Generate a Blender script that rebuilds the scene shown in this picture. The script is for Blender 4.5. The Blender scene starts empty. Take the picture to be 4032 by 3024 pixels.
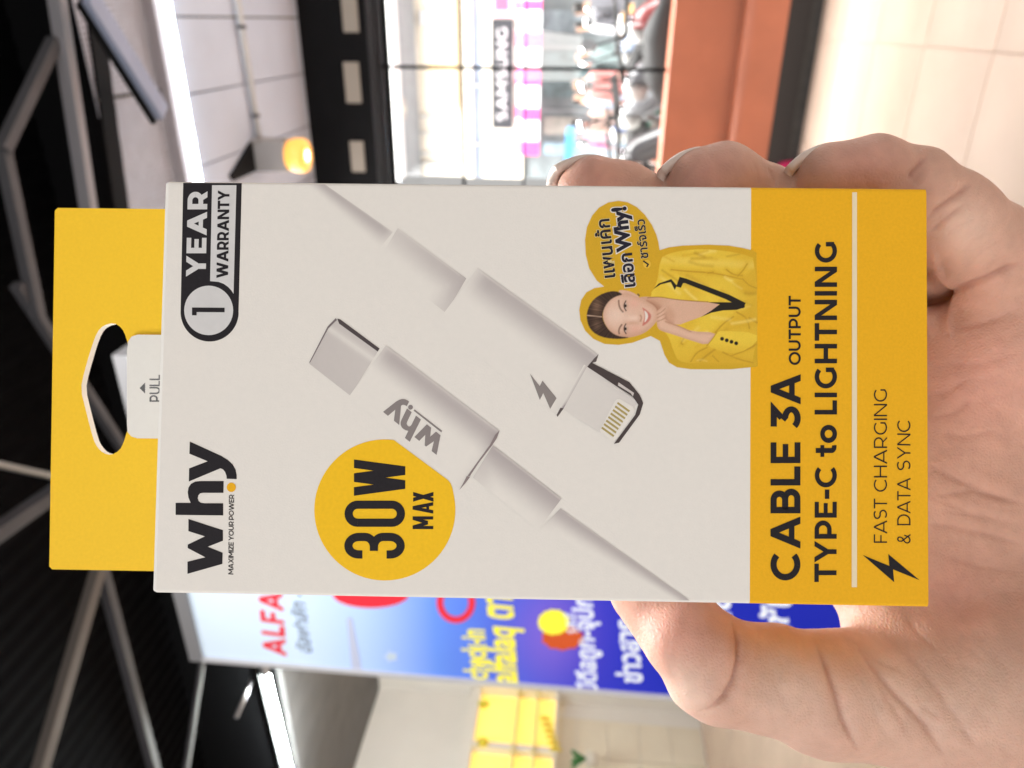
import bpy, bmesh, math, random
import numpy as np
from mathutils import Matrix, Vector
random.seed(7); np.random.seed(7)
rad = math.radians
SC = bpy.context.scene; COL = SC.collection

# ------------------------------------------------------------------ camera, world, lamps
F = 2912.0                       # focal length in photo pixels (4032 wide)
CAM_Z = 1.40
PITCH, ROLL, YAW = rad(4.8), rad(2.75), rad(26.3)
f_ = np.array([0, math.cos(PITCH), math.sin(PITCH)]); u0 = np.array([0, -math.sin(PITCH), math.cos(PITCH)]); r0 = np.array([1., 0, 0])
r_ = math.cos(ROLL) * r0 + math.sin(ROLL) * u0
u_ = math.cos(ROLL) * u0 - math.sin(ROLL) * r0
CAMP = np.array([0, 0, CAM_Z]); MC = np.stack([r_, u_, f_], 1)
def cam2w(p): return CAMP + MC @ np.asarray(p, float)
def ray(px, py): return MC @ np.array([(1512 - py) / F, (2016 - px) / F, 1.0])
def at_depth(px, py, d): return CAMP + ray(px, py) * d
def on_plane(px, py, n, c):      # n.p = c
    n = np.asarray(n, float); d = ray(px, py)
    return CAMP + d * ((c - n @ CAMP) / (n @ d))
A_ = np.array([-math.cos(YAW), math.sin(YAW), 0]); B_ = np.array([math.sin(YAW), math.cos(YAW), 0]); Z_ = np.array([0, 0, 1.])
def room(a, b, z): return A_ * a + B_ * b + Z_ * z

cd = bpy.data.cameras.new('camera'); cam = bpy.data.objects.new('camera', cd); COL.objects.link(cam)
cd.sensor_width = 36; cd.lens = 36 * F / 4032; cd.clip_start = 0.01; cd.clip_end = 200
cam.matrix_world = Matrix(((-u_[0], r_[0], -f_[0], 0), (-u_[1], r_[1], -f_[1], 0), (-u_[2], r_[2], -f_[2], CAM_Z), (0, 0, 0, 1)))
cd.dof.use_dof = True; cd.dof.focus_distance = 0.135; cd.dof.aperture_fstop = 22
SC.camera = cam
W = bpy.data.worlds.new('World'); SC.world = W; W.use_nodes = True
bg = W.node_tree.nodes['Background']; bg.inputs[0].default_value = (1.0, 0.98, 0.955, 1); bg.inputs[1].default_value = 0.53
SC.view_settings.view_transform = 'Standard'; SC.view_settings.look = 'None'; SC.view_settings.exposure = 0.0; SC.view_settings.gamma = 1
def area(name, loc, target, sx, sy, power, color):
    l = bpy.data.lights.new(name, 'AREA'); l.shape = 'RECTANGLE'; l.size = sx; l.size_y = sy; l.energy = power; l.color = color
    o = bpy.data.objects.new(name, l); COL.objects.link(o); o.location = loc
    o.rotation_euler = (Vector(target) - Vector(loc)).to_track_quat('-Z', 'Y').to_euler(); return o
area('street_daylight', room(0, 9.2, 8.5), room(0, 9.4, 0), 14, 6, 7500, (1, 0.985, 0.96))
area('room_fill', room(1.7, 4.15, 3.22), room(1.9, 3.9, 0), 1.3, 1.4, 50, (1, .93, .87))  # added fill light, unseen behind the box, brightens floor, ledge and side wall
area('key_lamp', at_depth(2000, 1512, -1.0) + np.array([-1.5, -.3, .75]), (0, .15, 1.4), 1.3, 1.1, 28, (1, .965, .92))
area('rim_fill', room(.35, .75, 3.05), room(.05, .1, 1.4), .9, .9, 70, (1, .98, .96))  # added light above the frame, gives box and fingers bright rims

# ------------------------------------------------------------------ materials
MATS = {}
def mat(name, c, rough=0.6, metal=0.0, var=0.0, vscale=30, bump=0.0, bscale=200, spec=0.5, emit=None, estr=0, coord='Object', vcol=False, sss=0, sheen=0):
    if name in MATS: return MATS[name]
    m = bpy.data.materials.new(name); m.use_nodes = True; nt = m.node_tree; N = nt.nodes; L = nt.links
    p = N['Principled BSDF']; p.inputs['Base Color'].default_value = (*c, 1); p.inputs['Roughness'].default_value = rough
    p.inputs['Metallic'].default_value = metal; p.inputs['Specular IOR Level'].default_value = spec
    tc = N.new('ShaderNodeTexCoord')
    src = None
    if vcol:
        a = N.new('ShaderNodeVertexColor'); a.layer_name = 'Col'; src = a.outputs[0]; L.new(src, p.inputs['Base Color'])
    if var:
        n = N.new('ShaderNodeTexNoise'); n.inputs['Scale'].default_value = vscale; n.inputs['Detail'].default_value = 5
        L.new(tc.outputs[coord], n.inputs['Vector'])
        mr = N.new('ShaderNodeMapRange'); mr.inputs['From Min'].default_value = .25; mr.inputs['From Max'].default_value = .75
        mr.inputs['To Min'].default_value = 1 - var; mr.inputs['To Max'].default_value = 1 + var; L.new(n.outputs[0], mr.inputs[0])
        mx = N.new('ShaderNodeMix'); mx.data_type = 'RGBA'; mx.blend_type = 'MULTIPLY'; mx.inputs[0].default_value = 1
        if src: L.new(src, mx.inputs[6])
        else: mx.inputs[6].default_value = (*c, 1)
        L.new(mr.outputs[0], mx.inputs[7]); L.new(mx.outputs[2], p.inputs['Base Color'])
    if bump:
        n = N.new('ShaderNodeTexNoise'); n.inputs['Scale'].default_value = bscale; n.inputs['Detail'].default_value = 4
        L.new(tc.outputs[coord], n.inputs['Vector'])
        b = N.new('ShaderNodeBump'); b.inputs['Strength'].default_value = bump; b.inputs['Distance'].default_value = .0003
        L.new(n.outputs[0], b.inputs['Height']); L.new(b.outputs[0], p.inputs['Normal'])
    if emit: p.inputs['Emission Color'].default_value = (*emit, 1); p.inputs['Emission Strength'].default_value = estr
    MATS[name] = m; return m
PAPER_C = (0.80, 0.782, 0.748); YEL_C = (0.85, 0.455, 0.018); INK_C = (0.022, 0.02, 0.024)
paper = mat('white_card', PAPER_C, .6, spec=.25, bump=.12, bscale=2500, var=.012, vscale=900)
yellow = mat('yellow_print', YEL_C, .6, spec=.15, bump=.12, bscale=2500, var=.045, vscale=1800)
taby = mat('yellow_tab_print', (0.95, 0.60, 0.035), .55, spec=.2, bump=.1, bscale=2500, var=.03, vscale=1500)
ink = mat('black_ink', INK_C, .6, spec=.12, var=.1, vscale=1500)
vprint = mat('colour_print', (1, 1, 1), .6, spec=.25, vcol=True, var=.012, vscale=900)
silverp = mat('silver_foil_print', (.72, .72, .73), .38, metal=.25, var=.06, vscale=250)
def pmat(name, c): return mat(name, c, .6, spec=.15)

# ------------------------------------------------------------------ mesh helpers
def tag(o, label=None, cat=None, group=None, kind=None):
    if label: o['label'] = label
    if cat: o['category'] = cat
    if group: o['group'] = group
    if kind: o['kind'] = kind
    return o
def empty(name, loc=(0, 0, 0), rz=0, parent=None):
    o = bpy.data.objects.new(name, None); COL.objects.link(o); o.location = tuple(loc); o.rotation_euler = (0, 0, rz); o.empty_display_size = .02
    if parent: o.parent = parent
    return o
def mesh(name, verts, faces, m, parent=None, smooth=False, cols=None, loc=None):
    me = bpy.data.meshes.new(name); me.from_pydata([tuple(map(float, v)) for v in verts], [], [tuple(map(int, f)) for f in faces])
    for x in (m if isinstance(m, list) else [m]): me.materials.append(x)
    if cols is not None:
        ca = me.color_attributes.new('Col', 'FLOAT_COLOR', 'POINT')
        ca.data.foreach_set('color', np.concatenate([np.asarray(cols, np.float32), np.ones((len(cols), 1), np.float32)], 1).ravel())
    if smooth: me.polygons.foreach_set('use_smooth', [True] * len(me.polygons))
    o = bpy.data.objects.new(name, me); COL.objects.link(o)
    if parent: o.parent = parent
    if loc is not None: o.location = tuple(loc)
    return o
class MB:
    def __init__(s): s.v = []; s.f = []
    def add(s, v, f): n = len(s.v); s.v += [tuple(x) for x in v]; s.f += [tuple(i + n for i in q) for q in f]
    def obb(s, o, ex, ey, ez):       # corner + three edge vectors
        o, ex, ey, ez = map(lambda q: np.asarray(q, float), (o, ex, ey, ez))
        v = [o + i * ex + j * ey + k * ez for k in (0, 1) for j in (0, 1) for i in (0, 1)]
        F6 = [(0, 2, 3, 1), (4, 5, 7, 6), (0, 1, 5, 4), (2, 6, 7, 3), (0, 4, 6, 2), (1, 3, 7, 5)]
        if np.cross(ex, ey) @ ez < 0: F6 = [q[::-1] for q in F6]
        s.add(v, F6); return s
    def box(s, a, b): a = np.array(a, float); b = np.array(b, float); d = b - a; return s.obb(a, (d[0], 0, 0), (0, d[1], 0), (0, 0, d[2]))
    def rbox(s, a0, a1, b0, b1, z0, z1): return s.obb(room(a0, b0, z0), A_ * (a1 - a0), B_ * (b1 - b0), Z_ * (z1 - z0))
    def beam(s, p, q, w, h, up=(0, 0, 1)):
        p = np.asarray(p, float); q = np.asarray(q, float); d = q - p; n = d / np.linalg.norm(d); x = np.cross(n, up); x /= np.linalg.norm(x); y = np.cross(x, n)
        return s.obb(p - x * w / 2 - y * h / 2, d, x * w, y * h)
    def tube(s, pts, r, n=10, cap=True):
        pts = [np.asarray(p, float) for p in pts]; rs = r if hasattr(r, '__len__') else [r] * len(pts); ring = []
        for i, p in enumerate(pts):
            t = pts[min(i + 1, len(pts) - 1)] - pts[max(i - 1, 0)]; t /= np.linalg.norm(t)
            x = np.cross(t, (0.03, .02, 1)) if abs(t[2]) < .95 else np.cross(t, (1, .02, 0.03)); x /= np.linalg.norm(x); y = np.cross(t, x)
            ring.append([p + rs[i] * (x * math.cos(k * 2 * math.pi / n) + y * math.sin(k * 2 * math.pi / n)) for k in range(n)])
        v = [q for R in ring for q in R]; fc = [(i * n + k, i * n + (k + 1) % n, (i + 1) * n + (k + 1) % n, (i + 1) * n + k) for i in range(len(pts) - 1) for k in range(n)]
        if cap: fc += [tuple(range(n))[::-1], tuple((len(pts) - 1) * n + k for k in range(n))]
        s.add(v, fc); return s
    def build(s, name, m, parent=None, smooth=False, bevel=0, local=False):
        v = s.v
        if parent is not None and not local:
            M = np.array(parent.matrix_basis.inverted()) if False else None
            R = parent.rotation_euler.to_matrix().to_4x4(); T = Matrix.Translation(parent.location) @ R; inv = np.array(T.inverted())
            vv = np.asarray(v, float); v = vv @ inv[:3, :3].T + inv[:3, 3]
            o = mesh(name, v, s.f, m, parent, smooth)
        elif parent is None:
            vv = np.asarray(v, float); c = (vv.min(0) + vv.max(0)) / 2; c[2] = vv[:, 2].min(); o = mesh(name, vv - c, s.f, m, None, smooth, loc=c)
        else: o = mesh(name, v, s.f, m, parent, smooth)
        if bevel:
            b = o.modifiers.new('bevel', 'BEVEL'); b.width = bevel; b.segments = 2; b.limit_method = 'ANGLE'
        return o

# ------------------------------------------------------------------ stroke lettering
def stroke(pts, t, closed=False):
    P = [np.array(p, float) for p in pts]; n = len(P); Lf = []; Rt = []
    for i in range(n):
        a = P[i] - P[i - 1] if (i > 0 or closed) else P[1] - P[0]
        b = P[(i + 1) % n] - P[i] if (i < n - 1 or closed) else a
        a = a / (np.linalg.norm(a) + 1e-12); b = b / (np.linalg.norm(b) + 1e-12); na = np.array([-a[1], a[0]]); nb = np.array([-b[1], b[0]])
        m = na + nb; m = m / (np.linalg.norm(m) + 1e-9); k = t / 2 / max(.35, m @ na); Lf.append(P[i] + m * k); Rt.append(P[i] - m * k)
    out = []
    for i in range(n if closed else n - 1):
        j = (i + 1) % n; out.append([Lf[i], Lf[j], Rt[j], Rt[i]])
    return out
def arc(cx, cy, rx, ry, a0, a1, n=18): return [(cx + rx * math.cos(rad(a0 + (a1 - a0) * i / n)), cy + ry * math.sin(rad(a0 + (a1 - a0) * i / n))) for i in range(n + 1)]
def rc(x0, y0, x1, y1): return [[(x0, y0), (x1, y0), (x1, y1), (x0, y1)]]
def par(p, q, h): return [[(p[0], p[1]), (p[0] + h, p[1]), (q[0] + h, q[1]), (q[0], q[1])]]
GW = dict(A=1.04, B=.80, C=.88, D=.90, E=.68, F=.66, G=.90, H=.86, L=.62, M=1.06, N=.90, O=1.04, P=.78, R=.80, S=.74, T=.78, U=.84, W=1.46, X=.88, Y=.92, Z=.74)
def glyph(c, t, wf=1.0):
    h = t * 1.12; w = GW.get(c, .7) * wf; e = t / 2
    if c == ' ': return .32, []
    if c == 'I': return t, rc(0, 0, t, 1)
    if c == '-': return .4, rc(0, .34, .4, .34 + t)
    if c == '!': return t, rc(0, .3, t, 1) + rc(0, 0, t, t)
    if c == 'A': return w, par((0, 0), (w / 2 - h / 2, 1), h) + par((w - h, 0), (w / 2 - h / 2, 1), h) + rc(w * .2, .2, w * .8, .2 + t * .9)
    if c == 'B': return w, rc(0, 0, t, 1) + stroke([(e, 1 - e), (w * .55, 1 - e)] + arc(w * .55, .755 - e / 2, w * .38 - e, .245 - e / 2, 90, -90)[1:] + [(e, .51)], t) + stroke([(e, .51), (w * .6, .51)] + arc(w * .6, .255 + e / 2, w * .4 - e, .255 - e / 2, 90, -90)[1:] + [(e, e)], t)
    if c in 'CG':
        rx = .52 * wf - e; p = stroke(arc(.52 * wf, .5, rx, .5 - e, 46, 314, 34), t)
        if c == 'G': p += rc(.52 * wf + rx * .72 - e, .13, .52 * wf + rx * .72 + e, .5)
        return .52 * wf + rx * .72 + e, p
    if c == 'D': return w, rc(0, 0, t, 1) + stroke([(e, 1 - e), (w - .5, 1 - e)] + arc(w - .5, .5, .5 - e, .5 - e, 90, -90)[1:] + [(e, e)], t)
    if c == 'E': return w, rc(0, 0, t, 1) + rc(t, 0, w, t * .95) + rc(t, 1 - t * .95, w, 1) + rc(t, .5 - t * .45, w * .92, .5 + t * .45)
    if c == 'F': return w, rc(0, 0, t, 1) + rc(t, 1 - t * .95, w, 1) + rc(t, .46 - t * .45, w * .92, .46 + t * .45)
    if c == 'H': return w, rc(0, 0, t, 1) + rc(w - t, 0, w, 1) + rc(t, .5 - e, w - t, .5 + e)
    if c == 'K': return w, rc(0, 0, t, 1) + par((t * .5, .35), (w - h, 1), h) + par((w - h, 0), (w * .25, .55), h)
    if c == 'L': return w, rc(0, 0, t, 1) + rc(t, 0, w, t)
    if c == 'M': return w, rc(0, 0, t, 1) + rc(w - t, 0, w, 1) + par((w / 2 - h / 2, .25), (0, 1), h) + par((w / 2 - h / 2, .25), (w - h, 1), h)
    if c == 'N': return w, rc(0, 0, t, 1) + rc(w - t, 0, w, 1) + par((w - h, 0), (0, 1), h)
    if c == 'O': return w, stroke(arc(w / 2, .5, w / 2 - e, .5 - e, 0, 360, 40)[:-1], t, True)
    if c == 'P': return w, rc(0, 0, t, 1) + stroke([(e, 1 - e), (w * .5, 1 - e)] + arc(w * .5, .665 - e / 2, w * .5 - e, .335 - e / 2, 90, -90)[1:] + [(e, .33)], t)
    if c == 'R': return w, rc(0, 0, t, 1) + stroke([(e, 1 - e), (w * .5, 1 - e)] + arc(w * .5, .665 - e / 2, w * .47 - e, .335 - e / 2, 90, -90)[1:] + [(e, .33)], t) + par((w - h, 0), (w * .42, .36), h)
    if c == 'S':
        q = (.5 - e) / 2 + .02; return w, stroke(arc(w / 2, 1 - e - q + .04, w / 2 - e, q - .02, 40, 270, 20) + arc(w / 2, e + q - .0, w / 2 - e, q, 90, -140, 20)[1:], t)
    if c == 'T': return w, rc(0, 1 - t, w, 1) + rc(w / 2 - e, 0, w / 2 + e, 1 - t)
    if c == 'U': return w, stroke([(e, 1), (e, w / 2)] + arc(w / 2, w / 2, w / 2 - e, w / 2 - e, 180, 360)[1:] + [(w - e, 1)], t)
    if c == 'W':
        q = (w - h) / 4; return w, par((q, 0), (0, 1), h) + par((q, 0), (2 * q, 1), h) + par((3 * q, 0), (2 * q, 1), h) + par((3 * q, 0), (4 * q, 1), h)
    if c == 'X': return w, par((0, 0), (w - h, 1), h) + par((w - h, 0), (0, 1), h)
    if c == 'Y': return w, rc(w / 2 - e, 0, w / 2 + e, .42) + par((w / 2 - h / 2, .4), (0, 1), h) + par((w / 2 - h / 2, .4), (w - h, 1), h)
    if c == 'Z': return w, rc(0, 0, w, t) + rc(0, 1 - t, w, 1) + par((0, t * .9), (w - h * 1.2, 1 - t * .9), h * 1.2)
    if c == '3': return .74, stroke([(.04, 1 - e), (.64, 1 - e), (.34, .63)], t) + stroke([(.28, .6)] + arc(.33, .31, .41 - e, .31 - e, 80, -150, 22), t)
    if c == 'z':      # condensed three
        return w, stroke([(e, .70)] + arc(w / 2, .76, w / 2 - e, .24 - e, 180, 0, 16) + arc(w / 2 - .02, .66, w / 2 - e + .02, .15, 0, -90, 8) + [(w * .3, .51)], t) + stroke([(w * .3, .51)] + arc(w / 2 - .02, .36, w / 2 - e + .02, .15, 90, 0, 8) + arc(w / 2, .24, w / 2 - e, .24 - e, 0, -180, 16) + [(e, .30)], t)
    if c == '0': return w, stroke(arc(w / 2, 1 - w / 2, w / 2 - e, w / 2 - e, 0, 180, 14) + arc(w / 2, w / 2, w / 2 - e, w / 2 - e, 180, 360, 14), t, True)
    if c == '&': return .9, stroke([(.86, 0), (.2, .66)] + arc(.40, .80, .2, .2 - e, 200, -30, 16) + [(.5, .6), (.2, .46)] + arc(.33, .26, .33 - e, .26 - e, 130, 290, 14) + [(.62, .14), (.80, .46)], t)
    if c == 't': return .5, stroke([(.16 + e, .95), (.16 + e, .24)] + arc(.16 + e + .17, .22 + e * .2, .17, .2 - e * .8, 180, 285, 8)[1:], t) + rc(0, .74 - t * .85, .48, .74)
    if c == 'o': return .74, stroke(arc(.37, .375, .37 - e, .375 - e, 0, 360, 36)[:-1], t, True)
    return .4, []
DIAG = set('AYTLWXVCO')
def line(text, t, gap=.14, wf=1.0):
    x = 0; out = []; prev = None
    for c in text:
        if prev and prev != ' ' and c != ' ':
            x += gap * (.45 if prev in 'ATYLPF' and c in 'ATYO' else (.75 if prev in DIAG or c in DIAG else 1))
        w, P = glyph(c, t, wf); out += [[(p[0] + x, p[1]) for p in q] for q in P]; x += w + (0 if c != ' ' else 0); prev = c
    return x, out
def font_polys(text, offset=0.0):
    c = bpy.data.curves.new('lettering_source', 'FONT'); c.body = text; c.offset = offset; c.resolution_u = 4
    o = bpy.data.objects.new('lettering_source', c); COL.objects.link(o)
    dg = bpy.context.evaluated_depsgraph_get(); me = bpy.data.meshes.new_from_object(o.evaluated_get(dg))
    v = np.array([p.co[:] for p in me.vertices]); fs = [tuple(p.vertices) for p in me.polygons]
    bpy.data.objects.remove(o); bpy.data.meshes.remove(me); bpy.data.curves.remove(c)
    return v, fs

# ================================================================== THE SETTING
BW = 5.31                                  # window wall, measured along B_
CZ = 3.25
m_tile = mat('cream_floor_tile', (.70, .53, .42), .25, var=.12, vscale=2.2)
m_grout = mat('tile_grout', (.60, .46, .37), .9)
m_ceil = mat('white_ceiling_board', (.52, .58, .70), .6, var=.05, vscale=4)
m_dark = mat('dark_roof', (.003, .003, .004), .85, var=.3, vscale=8, spec=.08)
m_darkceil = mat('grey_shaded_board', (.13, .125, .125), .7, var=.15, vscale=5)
m_steel = mat('grey_painted_steel', (.09, .09, .10), .5, spec=.3, var=.1, vscale=9)
m_steel2 = mat('bluish_painted_steel', (.34, .40, .56), .4, var=.08, vscale=9)
m_black = mat('matt_black_paint', (.006, .006, .007), .7, spec=.12)
m_white = mat('white_wall_paint', (.86, .82, .77), .7, var=.03, vscale=3)
m_alu = mat('grey_aluminium', (.55, .55, .57), .4, metal=.6)
m_orange = mat('terracotta_gloss_paint', (.53, .18, .10), .33, var=.16, vscale=2.6)

fl = tag(MB().rbox(-3, 6.2, -1.5, BW, -.06, -.006).build('floor', m_grout), kind='structure')
TS = .6; tm = None
for i in range(-3, 11):
    for j in range(0, 10):
        a0, b0 = i * TS + .09, j * TS - .03
        if b0 + TS > BW + .3: continue
        if tm is None:
            o = MB().box((0.003, 0.003, -.02), (TS - .003, TS - .003, 0)).build('tile', m_tile, fl, local=True, bevel=.002); tm = o.data
        else:
            o = bpy.data.objects.new('tile', tm); COL.objects.link(o); o.parent = fl
        w = room(a0, b0, 0.0); o.location = Vector(w) - fl.location; o.rotation_euler = (0, 0, math.atan2(A_[1], A_[0])); o.scale = (1, -1, 1)
# ceiling of narrow boards, right part white, left part shaded grey
ce = tag(MB().rbox(-2.2, 6.3, 3.36, BW + .3, CZ + .05, CZ + .12).build('ceiling', m_black), kind='structure')
pw = .325
for k in range(-6, 20):
    a0 = .0 + k * pw - .005
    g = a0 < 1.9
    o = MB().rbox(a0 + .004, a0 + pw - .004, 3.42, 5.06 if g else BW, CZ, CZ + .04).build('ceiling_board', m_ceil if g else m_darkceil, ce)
# black corrugated roof in front
rb = MB(); nb = 90
v = []; fcs = []
for i in range(nb * 4 + 1):
    x = -2.6 + i * (9.4 / (nb * 4)); zz = 3.92 + (.009 if (i // 2) % 2 else 0)
    v += [room(x, -1.0, zz), room(x, 3.4, zz)]
for i in range(nb * 4): fcs.append((2 * i, 2 * i + 1, 2 * i + 3, 2 * i + 2))
rb.add(v, fcs); tag(rb.build('roof', m_dark), kind='structure')
tag(MB().rbox(-2.6, 6.8, 3.36, 3.40, CZ + .03, 3.96).build('wall_fascia', m_black), kind='structure')
# side wall at the far left
SW = 6.2
sw = tag(MB().rbox(SW, SW + .1, .5, BW + .2, -.06, CZ + .1).build('wall_left', m_white), kind='structure')
tag(MB().rbox(2.1, SW, BW, BW + .1, -.06, CZ + .1).build('wall_back', m_white), kind='structure')

# terracotta ledge wall under the window
lw = empty('ledge_wall', room(.4, BW, 0)); tag(lw, 'terracotta painted ledge wall under the window with a rounded cap', 'ledge wall')
MB().rbox(-2.2, 2.1, BW, BW + .22, .40, .885).build('upper_panel', m_orange, lw, bevel=.012)
capb = MB(); prof = [(.2, .20), (-.11, .20), (-.11, .40), (-.105, .425), (-.09, .445), (-.065, .455), (.001, .46), (.2, .46)]
for a in (-2.2, 2.1): capb.v += [tuple(room(a, BW + x, z)) for x, z in prof]
n = len(prof); capb.f += [(i, (i + 1) % n, n + (i + 1) % n, n + i) for i in range(n)] + [tuple(range(n))[::-1], tuple(range(n, 2 * n))]
capb.build('lower_step', m_orange, lw)
MB().rbox(-2.2, 2.1, BW - .10, BW + .2, .0, .07).build('skirting', mat('charcoal_skirting', (.05, .05, .05), .5, var=.3, vscale=12), lw)
MB().rbox(-2.2, 2.1, BW - .108, BW + .2, .07, .20).build('skirting_strip', mat('grey_skirting', (.02, .02, .022), .5), lw)
# black transom beam with pale panes
bm_ = empty('transom_beam', room(.4, 5.06, 2.81)); tag(bm_, 'black transom beam with small translucent panes above the window', 'beam')
MB().rbox(-2.2, 2.1, 5.06, BW + .25, 2.81, CZ - .003).build('beam_body', m_black, bm_)
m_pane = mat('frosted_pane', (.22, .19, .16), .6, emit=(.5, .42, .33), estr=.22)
for (x0, x1, y0, y1) in [(1342, 1415, -40, 127), (1353, 1425, 244, 405), (1378, 1440, 555, 676), (1400, 1455, 820, 930)]:
    p = on_plane(x0, y0, B_, 5.06); q = on_plane(x1, y1, B_, 5.06)
    MB().rbox(A_ @ p, A_ @ q, 5.045, 5.065, q[2], p[2]).build('pane', m_pane, bm_)
# window
wn = empty('shop_window', room(.4, BW + .05, .89)); tag(wn, 'wide street window with thin black glazing bars above the terracotta ledge', 'window')
gl = bpy.data.materials.new('window_glass'); gl.use_nodes = True; nt = gl.node_tree; nt.nodes.clear()
o_ = nt.nodes.new('ShaderNodeOutputMaterial'); t_ = nt.nodes.new('ShaderNodeBsdfTransparent'); g_ = nt.nodes.new('ShaderNodeBsdfGlossy'); x_ = nt.nodes.new('ShaderNodeMixShader')
g_.inputs['Roughness'].default_value = .02; x_.inputs[0].default_value = .05; nt.links.new(t_.outputs[0], x_.inputs[1]); nt.links.new(g_.outputs[0], x_.inputs[2]); nt.links.new(x_.outputs[0], o_.inputs[0])
zz = [.89, 1.60, 2.22, 2.70, 2.81]; aa = [-2.2, -.95, .29, 1.55, 2.1]
zb = [on_plane(p, 255, B_, BW + .05)[2] for p in (1523, 1817, 2068)]
for z, h in zip(zb, (.034, .02, .012)): MB().rbox(-2.2, 2.1, BW + .04, BW + .07, z - h / 2, z + h / 2).build('glazing_bar', m_black, wn)
for a in aa[1:-1]: MB().rbox(a - .011, a + .011, BW + .042, BW + .068, .89, 2.81).build('mullion', m_black, wn)
for i in range(4):
    zl = sorted(zb) ; zl = [.89, zl[0], zl[1], zl[2], 2.81]
    for j in range(4): MB().rbox(aa[i] + .01, aa[i + 1] - .01, BW + .052, BW + .056, zl[j] + .004, zl[j + 1] - .004).build('pane', gl, wn)

# ---------------------------------------------------------------- street
tag(MB().rbox(-9, 9, BW + .3, 24, -.3, -.004).build('road', mat('pale_concrete_road', (.72, .71, .69), .8, var=.1, vscale=2)), kind='structure')
FB = 13.0
def fx(px, py, b=FB): p = on_plane(px, py, B_, b); return A_ @ p, p[2]
def facade_piece(name, x0, x1, y0, y1, dep, m, par_, b=FB, proud=0.0):
    a0, z1 = fx(x0, y0, b); a1, z0 = fx(x1, y1, b)
    return MB().rbox(a0, a1, b - proud, b + dep, z0, z1).build(name, m, par_)
sb = empty('shop_building', room(.8, FB + .5, 0)); tag(sb, 'sand coloured shop building across the street with upper floor ledges', 'building')
m_sand = mat('sand_render', (.78, .60, .36), .8, var=.12, vscale=3); m_cream = mat('cream_render', (.78, .72, .62), .8, var=.08, vscale=3)
m_grey = mat('grey_concrete', (.34, .35, .36), .8, var=.1, vscale=4); m_bluegrey = mat('blue_grey_panel', (.38, .46, .60), .6, var=.1, vscale=4)
a_l, a_r = 2.45, -3.2
MB().rbox(a_r, a_l, FB + .02, FB + 2.2, -.01, 2.45).build('ground_floor', mat('shop_interior', (.20, .23, .24), .6, var=.4, vscale=2.5), sb)
zr = lambda px: fx(px, 300)[1]
for nm, p0, p1, m, pr in [('sign_band', 1900, 2065, m_cream, .05), ('blue_band', 1862, 1900, m_bluegrey, .0), ('sill_band', 1825, 1862, m_cream, .1), ('upper_wall', 1640, 1825, m_cream, -.05), ('grey_band', 1578, 1640, m_grey, .02), ('eaves', 1480, 1578, mat('white_eaves', (.82, .82, .82), .7), .5)]:
    MB().rbox(a_r, a_l, FB - pr, FB + 2.2, zr(p1), zr(p0)).build(nm, m, sb)
facade_piece('sand_panel', 1648, 1800, -700, 430, .05, m_sand, sb, proud=.03)
facade_piece('shutter', 1655, 1720, 40, 100, .05, m_grey, sb, proud=.06)
for y in (455, 520, 600, 640): facade_piece('drain_pipe', 1655, 1800, y, y + 7, .05, m_grey, sb, proud=.1)
for y in (330, 560): facade_piece('bracket', 1840, 1895, y, y + 10, .05, m_grey, sb, proud=.12)
for y in (180, 430): facade_piece('shop_post', 2130, 2700, y, y + 16, .05, m_grey, sb, proud=.04)
for y, w_, c in [(40, 90, (.25, .3, .33)), (200, 190, (.14, .2, .21)), (460, 80, (.42, .40, .36)), (560, 60, (.3, .42, .5))]:
    facade_piece('shop_bay', 2140, 2690, y, y + w_, .04, mat('bay_%d' % y, c, .5, var=.5, vscale=6), sb, proud=.01)
# signs
def vcoltext(name, polys, m, parent, o, ex, ey, lift):
    V = []; Fc = []
    for k, q in enumerate(polys):
        n0 = len(V)
        for (x, y) in q: V.append(np.asarray(o) + np.asarray(ex) * x + np.asarray(ey) * y + lift * (1 + .12 * (k % 6)))
        Fc.append(tuple(range(n0, n0 + len(q))))
    mb = MB(); mb.v = V; mb.f = Fc; return mb.build(name, m, parent)
sg = empty('fascia_sign', room(.8, FB - .1, 2.7)); tag(sg, 'dark grey fascia sign reading SAMSUNG across the street', 'sign')
a0, z1 = fx(1937, 290, FB - .1); z0 = fx(2020, 290, FB - .1)[1]; ar = fx(1980, 75, FB - .1)[0]; al = fx(1980, 505, FB - .1)[0]
MB().rbox(ar, al, FB - .12, FB - .045, z0, z1).build('sign_board', mat('dark_sign', (.035, .037, .042), .6, spec=.2), sg)
w_, P = line('SAMSUNG', .19, .16)
vcoltext('lettering', P, mat('white_sign_letter', (.45, .45, .46), .5), sg, room(al - .12, FB - .122, z0 + (z1 - z0) * .27), -A_ * ((al - ar - .24) / w_), Z_ * (z1 - z0) * .5, -B_ * .004)
ps = empty('pink_sign', room(-.3, FB - .1, 2.7)); tag(ps, 'pink sign board beside the dark SAMSUNG fascia sign', 'sign')
MB().rbox(-1.8, ar - .03, FB - .1, FB - .045, z0 - .02, z1 + .15).build('sign_board', mat('pink_sign', (.85, .40, .58), .5), ps)
MB().rbox(ar - .42, ar - .12, FB - .11, FB - .101, z0 + .08, z1 - .05).build('emblem', mat('red_emblem', (.75, .08, .15), .5), ps)
aw = empty('striped_awning', room(.8, FB - .5, 2.2)); tag(aw, 'pink and white striped shop awning below the SAMSUNG sign', 'awning')
m_pk = mat('pink_canvas', (.78, .08, .30), .7); m_wc = mat('white_canvas', (.82, .84, .86), .7)
ya = [-420, -330, -245, -160, -80, 0, 40, 125, 190, 262, 338, 425, 475, 555, 612]
zt, zo = fx(2062, 300, FB - .45)[1], fx(2128, 300, FB - .45)[1]
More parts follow.
